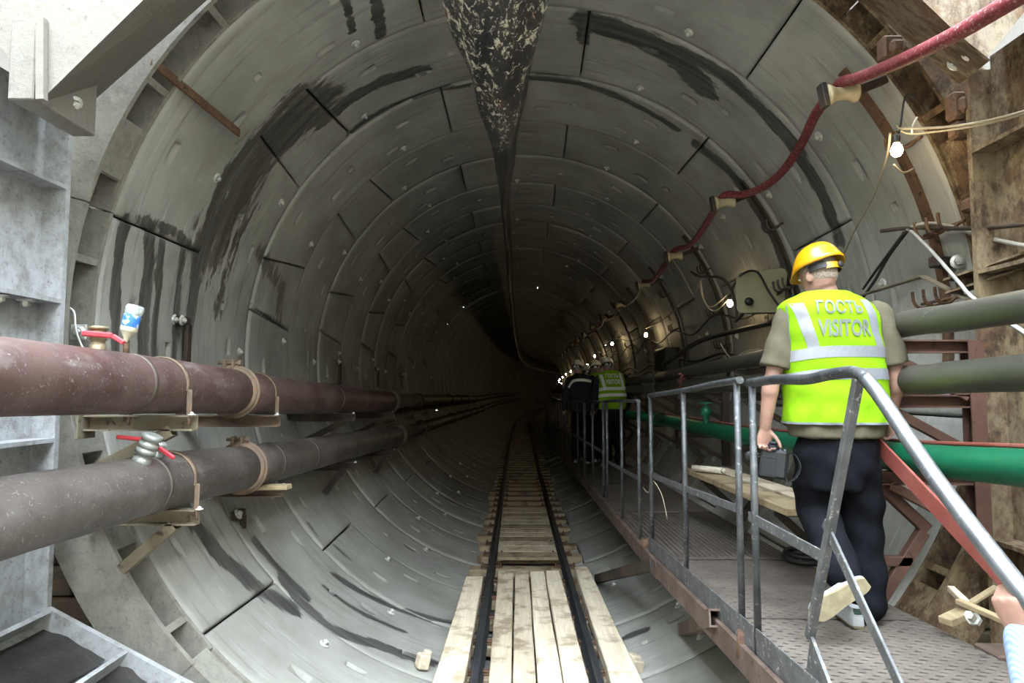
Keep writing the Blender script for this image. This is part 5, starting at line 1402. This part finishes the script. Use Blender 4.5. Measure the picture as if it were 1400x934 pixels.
def build_person(base, label, yaw=0.0, sc=1.0, vox=.0065, near=True, vest=True, mirror=False, long_sleeve=False, helmet=M_HELMET_W, pose='stand', top=None, head_turn=.0, larm=None, group=None, left_hand=None, bare=False, loc=None):
    px2l = loc or globals()['px2l']
    base = Vector(base)
    ZF[0] = (lambda py: px2l(1143, py, -.06).z) if loc else (lambda py: (855 - py) / 270.0)
    T = Matrix.Translation(base) @ Matrix.Rotation(yaw, 4, 'Z') @ Matrix.Diagonal((-sc if mirror else sc, sc, sc, 1))
    rt = thing('person', base, label, 'person', group)
    def put(name, me_or_mb, mat, parent=rt):
        if isinstance(me_or_mb, MB):
            me = me_or_mb.mesh(name); fix_normals(me)
        else: me = me_or_mb; me.name = name
        me.transform(T); me.transform(Matrix.Translation(-base))
        if mirror: me.flip_normals()
        me.materials.clear()
        for m in (mat if isinstance(mat, (list, tuple)) else [mat]): me.materials.append(m)
        o = bpy.data.objects.new(name, me); COL.objects.link(o); o.parent = parent; W0[o.name] = base
        return o
    # ---- skeleton points
    sL, sR = px2l(1078, 436, .02), px2l(1200, 432, .02)
    if larm: sL, eL, wL = [Vector(q) for q in larm]
    else: eL, wL = px2l(1054, 527, .03), px2l(1046, 584, .07)
    eR, wR = px2l(1226, 522, .0), px2l(1217, 570, .09)
    hc = px2l(1119, 376, .05)
    Hm = Matrix.Rotation(head_turn, 3, 'Z') @ Matrix.Rotation(-.22, 3, 'X')
    if pose == 'walk':
        legs = {'R': [px2l(1170, 615, .03), px2l(1180, 720, .10), px2l(1186, 826, .03)], 'L': [px2l(1116, 615, .03), px2l(1116, 695, .12), px2l(1150, 782, -.20)]}
    else:
        legs = {'R': [px2l(1170, 615, .03), px2l(1172, 720, .05), px2l(1173, 832, .0)], 'L': [px2l(1116, 615, .03), px2l(1112, 720, .07), px2l(1110, 832, .04)]}
    # ---- body, one continuous skin
    g = MB()
    loft(g, [ering(px2l(1140, 610, .03), .15, .10), ering(px2l(1140, 560, .03), .15, .10), ering(px2l(1139, 500, .03), .165, .11), ering(px2l(1137, 450, .03), .19, .11), ering(px2l(1135, 425, .03), .175, .09), ering(px2l(1133, 412, .03), .10, .07)])
    limb(g, [px2l(1133, 420, .03), px2l(1128, 400, .04), hc + Vector((0, 0, -.03))], [.066, .062, .062])
    rows = []
    for h, a, b, fo in ((-.118, .030, .03, .055), (-.105, .052, .060, .030), (-.075, .063, .080, .012), (-.035, .070, .092, 0), (.01, .076, .098, -.002), (.05, .074, .097, -.004), (.085, .060, .080, -.006), (.108, .035, .05, -.006), (.116, .01, .012, -.006)):
        rows.append([hc + Hm @ (q) for q in ering(Vector((0, fo, h)), a, b, 24)])
    loft(g, rows)
    # nose, brow, lips, chin, ears
    for c_, r_ in (((0, .102, -.012), (.013, .018, .026)), ((0, .090, .022), (.05, .014, .010)), ((0, .088, -.062), (.024, .012, .009)), ((0, .082, -.098), (.022, .016, .014))):
        g.sphere(hc + Hm @ Vector(c_), r_, 12, 8, Hm)
    for s_ in (-1, 1):
        g.sphere(hc + Hm @ Vector((s_ * .080, -.006, -.018)), (.009, .020, .033), 12, 8, Hm @ Matrix.Rotation(-s_ * .35, 3, 'Z'))
    limb(g, [sL, (sL + eL) / 2 + Vector((-.005, -.005, 0)), eL, eL + (wL - eL) * .35, wL], [.055, .049, .040, .043, .036, .027])
    limb(g, [sR, (sR + eR) / 2 + Vector((.005, -.005, 0)), eR, eR + (wR - eR) * .35, wR], [.055, .049, .040, .043, .036, .027])
    if left_hand: hand(g, wL, *left_hand)
    else: hand(g, wL, (wL - eL).normalized() * .6 + Vector((0, .1, -1)), (.1, -1, -.15), (1, 0, 0), (.75, .9, .7), 1.0, .5)
    hand(g, wR, Vector((-.06, .02, -1)), (-1, .15, 0), (.1, 1, 0), (.45, .75, .6), 1.0, .3)
    for k in 'RL': limb(g, legs[k], [.075, .060, .045, .045, .036])
    put('body', fuse(g, vox, 3), M_SKIN)
    for s_ in (-1, 1):
        q = MB(); q.sphere(hc + Hm @ Vector((s_ * .030, .089, .004)), (.012, .010, .009), 10, 6); put('eye', q, plain('eye_white', (.7, .7, .68), .2) if 'eye_white' not in bpy.data.materials else bpy.data.materials['eye_white'])
    # ---- hair
    rows = []
    for h, a, b, fo in ((-.045, .060, .066, -.022), (-.03, .071, .082, -.016), (-.01, .077, .093, -.008), (.04, .0775, .100, -.004), (.08, .066, .086, -.006), (.11, .036, .05, -.006), (.121, .008, .01, -.006)):
        rows.append([hc + Hm @ q for q in ering(Vector((0, fo, h)), a, b, 28)])
    q = MB(); loft(q, rows); put('hair', q, M_HAIR)
    # ---- trousers
    g = MB()
    loft(g, [ering(px2l(1142, 588, .03), .175, .125, 28, 2.3), ering(px2l(1142, 605, .03), .185, .135, 28, 2.3), ering(px2l(1142, 640, .03), .185, .135, 28, 2.3), ering(px2l(1142, 668, .035), .15, .115, 28, 2.3)])
    for k in 'RL':
        a_, b_, c_ = legs[k]; e_ = c_ + (c_ - b_).normalized() * .005
        limb(g, [a_, (a_ + b_) / 2, b_, (b_ + e_) / 2, e_], [.112, .108, .098, .092, .090], 20)
    me = fuse(g, max(vox * 1.5, .011), 6)
    co = np.zeros(len(me.vertices) * 3); me.vertices.foreach_get('co', co); co = co.reshape(-1, 3); no = np.zeros_like(co).ravel(); me.vertices.foreach_get('normal', no); no = no.reshape(-1, 3)
    fold = .006 * np.sin(co[:, 2] * 38 + co[:, 0] * 22 + 2 * np.sin(co[:, 0] * 14)) + .005 * np.sin(co[:, 2] * 17 - co[:, 0] * 40 + co[:, 1] * 20)
    k_ = np.clip((1.0 - co[:, 2]) / .2, 0, 1); co += no * (fold * k_)[:, None]; me.vertices.foreach_set('co', co.ravel()); me.update()
    put('trousers', me, M_TROUSER)
    # ---- top garment
    tm = top or M_SHIRT
    g = MB(); zb = 598
    loft(g, [ering(px2l(1143, zb, .02), .232, .143, 32, 2.4), ering(px2l(1143, 570, .02), .236, .142, 32, 2.4), ering(px2l(1141, 520, .02), .228, .136, 32, 2.4), ering(px2l(1139, 470, .02), .226, .138, 32, 2.4), ering(px2l(1136, 435, .02), .222, .130, 32, 2.4),
             ering(px2l(1134, 419, .02), .195, .105, 32, 2.2), ering(px2l(1132, 408, .025), .12, .082, 32, 2.0), ering(px2l(1131, 399, .03), .072, .070, 32, 2.0)])
    def sleeve(s, e, w, f):
        if long_sleeve:
            limb(g, [s + Vector((0, 0, .005)), (s + e) / 2, e, (e + w) / 2, w], [.074, .070, .060, .056, .046], 18)
        else:
            h = s + (e - s) * f; g.tube(spline([s + Vector((0, 0, .012)), (s + h) / 2 + Vector((0, 0, .002)), h], 4), [.066, .069, .072, .074, .076, .078, .080, .081, .082], 20); g.sphere(s + Vector((0, 0, .012)), .066, 14, 8)
    sleeve(sL, eL, wL, .74); sleeve(sR, eR, wR, .76)
    me = fuse(g, max(vox * 1.4, .010), 3)
    co = np.zeros(len(me.vertices) * 3); me.vertices.foreach_get('co', co); co = co.reshape(-1, 3); no = np.zeros_like(co).ravel(); me.vertices.foreach_get('normal', no); no = no.reshape(-1, 3)
    co += no * (.0025 * np.sin(co[:, 2] * 40 + co[:, 0] * 30) + .002 * np.sin(co[:, 0] * 60 - co[:, 2] * 22))[:, None]; me.vertices.foreach_set('co', co.ravel()); me.update()
    put('t_shirt' if not long_sleeve else 'jacket', me, tm)
    if vest:
        nu, nv = (56, 40) if near else (28, 18); rows = []
        for py in np.linspace(580, 398, nv): rows.append([vest_pt(0, py, .006, 2 * math.pi * k / nu) for k in range(nu)])
        g = MB(); g.grid(rows, True, close_u=True); vo = put('vest', g, M_VEST)
        def band(y0, y1, name, mat, dip=7):
            g = MB(); m = nu * 2; R = [[], []]
            for k in range(m):
                a_ = 2 * math.pi * k / m; d_ = dip * max(0, -math.cos(a_)) ** 2
                R[0].append(vest_pt(0, y1 + d_, .0085, a_)); R[1].append(vest_pt(0, y0 + d_, .0085, a_))
            n_ = 3; rows = [[R[0][k] + (R[1][k] - R[0][k]) * j / n_ for k in range(m)] for j in range(n_ + 1)]
            g.grid(rows, True, close_u=True); put(name, g, mat, vo)
        band(474, 489, 'reflective_band', M_REFLECT if near else M_PRINT_FAR); band(504, 519, 'reflective_band', M_REFLECT if near else M_PRINT_FAR); band(577, 580.0, 'hem_trim', M_TRIM, 0)
        for (xa, ya, xb, yb, w) in ((1084, 416, 1102, 482, 14), (1172, 411, 1188, 478, 13)):
            rows = []
            for k in range(14):
                t_ = k / 13; py = ya + (yb - ya) * t_; x_ = xa + (xb - xa) * t_; rows.append([vest_pt(x_ + w * (j / 3 - .5), py, .008) for j in range(4)])
            g = MB(); g.grid(rows, True); put('reflective_strap', g, M_REFLECT if near else M_PRINT_FAR, vo)
        for (x0, x1, xs) in ((1062, 1074, -1), (1190, 1199, 1)):
            rows = []
            for py in np.linspace(417, 470, 10):
                cx, hw, b_ = vrow(py); rows.append([vest_pt(0, py, .008, math.pi * (1.0 if xs < 0 else 0) + xs * (-.32 - .06 * j) * (1 if xs < 0 else 1)) for j in range(2)])
            g = MB(); g.grid(rows, True); put('armhole_trim', g, M_TRIM, vo)
        if not mirror:
            for (V, F), (xa, xb, yt, yb) in ((TXT1, (1105, 1163, 413, 431)), (TXT2, (1105, 1173, 438.5, 461.5))):
                g = MB(); g.add([vest_pt(xa + (xb - xa) * x, yb + (yt - yb) * y, .0115) for x, y in V], F); put('lettering', g, M_LETTER if near else M_PRINT_FAR, vo)
    # ---- helmet
    Hh = Hm @ Matrix.Rotation(-.06, 3, 'X'); o_ = hc + Hm @ Vector((0, -.012, .018))
    if not bare:
        nseg = 40 if near else 20; rows = []
        for k in range(13):
            ph = math.radians(90 * k / 12); rr_ = math.cos(ph) ** .85 if k < 12 else .0; zz = .132 * math.sin(ph) ** .95 if k else 0
            row = []
            for q_ in range(nseg):
                a_ = 2 * math.pi * q_ / nseg; s_, c_ = math.sin(a_), math.cos(a_)
                flare = .009 * (1 - k / 3) if k < 3 else 0
                peak = (.038 * max(0, s_) ** 3) * (1 - k / 4) if k < 4 else 0
                x_ = (.108 * rr_ + flare) * c_; y_ = (.130 * rr_ + flare + peak) * s_
                dz = -.012 * max(0, s_) ** 2 * (k < 3) + (.012 * max(0, -s_) ** 3 if k < 2 else 0)
                ridge = .006 * math.exp(-((x_ / .03) ** 2)) * math.sin(ph)
                row.append(o_ + Hh @ Vector((x_, y_, zz + dz + ridge + .012)))
            rows.append(row)
        inner = [o_ + (p - o_) * .965 + Vector((0, 0, .001)) for p in rows[0]]
        inner2 = [o_ + (p - o_) * .93 for p in rows[2]]; inner3 = [o_ + (p - o_) * .95 for p in rows[7]]
        g = MB(); g.grid([inner3, inner2, inner] + rows, True, close_u=True); ho = put('helmet', g, helmet)
        def hw_pt(a_, z_, r_=1.0): return o_ + Hh @ Vector((.088 * r_ * math.cos(a_), .108 * r_ * math.sin(a_), z_))
        g = MB(); rows = []
        for a_ in np.linspace(-math.pi * .72, -math.pi * .28, 14): rows.append([hw_pt(a_, -.030), hw_pt(a_, -.030, 1.03), hw_pt(a_, .002, 1.03), hw_pt(a_, .002)])
        g.grid(rows, False, close_u=True); put('head_band', g, helmet, ho)
        g = MB(); rows = []
        for a_ in list(np.linspace(-math.pi * .98, -math.pi * .70, 8)): rows.append([hw_pt(a_, -.022, .98), hw_pt(a_, -.022, 1.04), hw_pt(a_, .012, 1.04), hw_pt(a_, .012, .98)])
        g.grid(rows, False, close_u=True); put('harness', g, M_BLACK, ho); g = MB(); rows = []
        for a_ in list(np.linspace(-math.pi * .30, -math.pi * .02, 8)): rows.append([hw_pt(a_, -.022, .98), hw_pt(a_, -.022, 1.04), hw_pt(a_, .012, 1.04), hw_pt(a_, .012, .98)])
        g.grid(rows, False, close_u=True); put('harness', g, M_BLACK, ho)
        g = MB(); q_ = hw_pt(-math.pi / 2 + .15, -.014, 1.02); g.lathe([(.0165, 0), (.0165, .010), (.013, .014), (0, .014)], q_, Hh @ Vector((.12, -1, -.1)), 12); put('dial', g, M_BLACK, ho)
        if near and helmet is M_HELMET_Y:
            def dome(a_, f):
                r_ = math.cos(f) ** .85; z_ = .132 * math.sin(f) ** .95
                return o_ + Hh @ Vector((.1095 * r_ * math.cos(a_), .1315 * r_ * math.sin(a_), z_ + .0145))
            a0 = -math.pi / 2 + .28
            g = MB(); g.add([dome(a0 - .075, .62), dome(a0 + .085, .62), dome(a0 + .06, .78), dome(a0 + .02, .86), dome(a0 - .02, .86)], [(0, 1, 2, 3, 4)])
            put('emblem', g, plain('blue_emblem', (.03, .08, .55), .4), ho)
            for k in range(6):
                a_ = a0 - .35 + .13 * k; g = MB(); g.add([dome(a_ - .018, .93), dome(a_ + .018, .93), dome(a_ + .018, .97), dome(a_ - .018, .97)], [(0, 1, 2, 3)]); put('vent', g, M_BLACK, ho)
    # ---- shoes
    def shoe(heel, fwd, up, L=.285):
        heel, fwd, up = Vector(heel), Vector(fwd).normalized(), Vector(up).normalized(); up = (up - fwd * up.dot(fwd)).normalized(); sd = fwd.cross(up).normalized()
        prof = [(0, .022), (.03, .034), (.09, .036), (.15, .039), (.21, .047), (.255, .044), (.28, .026)]
        q2 = spline([(x, w, 0) for x, w in prof], 3); prof = [(q.x, max(q.y, .004)) for q in q2]
        def outline(h, grow=0): 
            return [heel + fwd * (x * L / .285) + sd * (w + grow) + up * h for x, w in prof] + [heel + fwd * (x * L / .285) - sd * (w + grow) + up * h for x, w in prof[::-1]]
        g = MB(); r0, r1 = outline(0, -.002), outline(.012, .002); r2 = outline(.030, .001); loft(g, [r0, r1]); so = put('sole', g, M_SOLE)
        g = MB(); loft(g, [r1, r2]); put('midsole', g, M_SHOE)
        rows = []
        for h, x0, x1, k in ((.028, 0, 1, 1.0), (.045, .0, .97, .97), (.062, .01, .86, .90), (.078, .02, .66, .80), (.095, .02, .42, .74)):
            row = []
            for side, seq in ((1, prof), (-1, prof[::-1])):
                for x, w in seq: row.append(heel + fwd * ((x0 * .285 + x * (x1 - x0)) * L / .285) + sd * (side * w * k) + up * h)
            rows.append(row)
        g = MB(); loft(g, rows); put('shoe', g, M_SHOE if near or True else M_BLACK)
        g = MB(); g.box(heel + fwd * .004 + up * .085, (.004, .004, .004))
        rows = []
        for h in (.066, .095):
            rows.append([heel + fwd * (x) + sd * w + up * h for x, w in ((.022, .024), (.003, .018), (-.002, 0), (.003, -.018), (.022, -.024))])
        g = MB(); g.grid(rows, False); put('heel_tab', g, M_SHOEDARK)
    if pose == 'walk':
        heel = px2l(1187, 797, -.37); toe = px2l(1122, 836, -.33)
        shoe(heel, toe - heel, Vector((.12, .96, -.10)))
        hr = px2l(1174, 853, -.07); hr.z = 0.002; shoe(hr, Vector((.10, 1, 0)), (0, 0, 1))
    else:
        shoe(legs['R'][2] + Vector((0, -.07, 0)) * 1 + Vector((0, 0, -legs['R'][2].z)), (.12, 1, 0), (0, 0, 1)); shoe(legs['L'][2] + Vector((0, -.07, -legs['L'][2].z)), (-.12, 1, 0), (0, 0, 1))
    return rt, T, wL

# the visitor walking away on the near deck
SC1 = 1.015
base1 = Vector((at(1143, 490, 3.5).x, 3.50, deckz(3.5) + .004))
def near_loc(px, py, dy=0.0):
    p = at(px, py, base1.y + dy) - base1; return Vector((p.x / SC1, dy / SC1, p.z / SC1))
man, T1, w1l = build_person(base1, 'person walking away in yellow helmet, hi-vis vest, khaki t-shirt and black trousers', pose='walk', helmet=M_HELMET_Y, head_turn=.45, vox=.0058, sc=SC1, loc=near_loc)
# the camera in the left hand
cc = T1 @ (w1l + Vector((.035, -.01, -.165)))
cam_o = thing('photo_camera', cc - Vector((0, 0, .1)), 'black photo camera held low in the walking person\'s left hand', 'camera')
M_CAM = plain('camera_black', (.006, .0065, .0075), .6, .0, .3, 60, .1); M_CAM2 = plain('camera_grey', (.03, .034, .042), .3, .4, .2, 40)
Rc = Matrix.Rotation(.12, 3, 'Y') @ Matrix.Rotation(-.35, 3, 'Z')
def cpt(x, y, z): return cc + Rc @ Vector((x, y, z))
g = MB(); g.box(cpt(0, 0, -.02), (.135, .06, .145), Rc, ch=.012); ob('body', g, M_CAM, cam_o)
g = MB(); g.box(cpt(-.012, -.004, .062), (.05, .07, .05), Rc, ch=.012); g.box(cpt(-.012, -.03, .088), (.036, .03, .012), Rc, ch=.003); ob('viewfinder_hump', g, M_CAM2, cam_o)
g = MB(); g.box(cpt(.052, .012, -.01), (.04, .065, .12), Rc, ch=.014); ob('grip', g, M_CAM, cam_o)
g = MB(); g.box(cpt(-.022, -.031, -.035), (.07, .004, .085), Rc, ch=.001); sc_ = ob('screen', g, plain('screen_glass', (.010, .011, .014), .35), cam_o)
for (x, z, sx, sz) in ((-.060, -.035, .004, .095), (.016, -.035, .004, .095), (-.022, .012, .08, .004), (-.022, -.082, .08, .004)):
    g = MB(); g.box(cpt(x, -.032, z), (sx, .004, sz), Rc); ob('screen_rim', g, M_CAM2, sc_)
g = MB(); g.lathe([(.036, .025), (.036, .05), (.034, .052), (.034, .10), (.037, .102), (.037, .13), (.028, .13), (.02, .12), (0, .118)], cpt(-.012, 0, -.02), Rc @ Vector((0, 1, 0)), 20); ob('lens', g, M_CAM, cam_o)
for (x, z) in ((.05, .058), (.028, .058), (-.055, .058)):
    g = MB(); g.lathe([(.012, 0), (.012, .012), (0, .012)], cpt(x, 0, z - .008), Rc @ Vector((0, 0, 1)), 12); ob('dial', g, M_CAM2, cam_o)
g = MB(); pth = spline([cpt(.066, 0, .05), cpt(.10, -.01, .035), cpt(.125, -.02, -.02), cpt(.105, -.02, -.08), cpt(.07, -.02, -.095), cpt(.06, 0, -.08)], 6); rows = []
for q_ in pth: rows.append([q_ + Vector((0, -.014, 0)), q_ + Vector((.003, -.014, 0)), q_ + Vector((.003, .014, 0)), q_ + Vector((0, .014, 0))])
g.grid(rows, False, close_u=True); ob('strap', g, M_BLACK, cam_o)
g = MB(); g.lathe([(.022, 0), (.024, .01), (.024, .05), (.018, .055), (0, .055)], cpt(-.105, -.01, .01), Rc @ Vector((-.3, -1, -.1)), 14); g.cyl(cpt(-.10, .0, .015), cpt(-.06, 0, .02), .008, 8); ob('microphone', g, M_CAM, cam_o)

# visitors far along the walkway
def far_base(px, Y): 
    return Vector((at(px, 532, Y).x, Y, deckz(Y) + .004))
grp = 'visitors far along the walkway'
build_person(far_base(838, 12.1), 'distant person in white helmet and hi-vis vest lettered on the back, nearest of the group', vox=.013, near=False, long_sleeve=True, top=M_JACKET, group=grp)
build_person(far_base(822, 13.1), 'distant person in white helmet half hidden behind the lettered vest', vox=.016, near=False, long_sleeve=True, top=M_JACKET, group=grp)
build_person(far_base(809, 13.3), 'distant person in white helmet and hi-vis vest, a sliver left of the lettered vest', vox=.016, near=False, long_sleeve=True, top=M_JACKET, group=grp, sc=.96, yaw=.4)
p4 = build_person(far_base(795, 12.9), 'distant person in dark jacket with white shoulder stripe, leftmost of the group', vox=.016, near=False, vest=False, long_sleeve=True, top=M_JACKET, group=grp, yaw=-.3)[0]
g = MB(); q_ = far_base(795, 12.9); g.tube(spline([q_ + Vector((-.24, -.02, 1.42)), q_ + Vector((-.17, -.12, 1.535)), q_ + Vector((0, -.13, 1.555)), q_ + Vector((.17, -.10, 1.53))], 5), [(.02, .03)] * 16, 8); ob('shoulder_stripe', g, plain('white_tape', (.75, .75, .72), .4), p4)

# the companion whose hand holds the slanting rail at the right edge
hp_ = atX(1393, 822, XH)
bp = Vector((1.62, .80, .26))
wl_ = hp_ + Vector((.0, -.02, -.08)) - bp
build_person(bp, 'person in pale blue knit sweater gripping the slanting handrail at the right edge', vox=.0065, long_sleeve=True, vest=False, top=M_KNIT, bare=True, larm=((-.24, .06, 1.50), tuple(Vector((.955, 1.14, 1.47)) - bp), tuple(wl_)), left_hand=((-.25, .35, 1), (1, .1, .1), (-.15, .95, -.3), (.75, .8, .6), 1.0, .5))
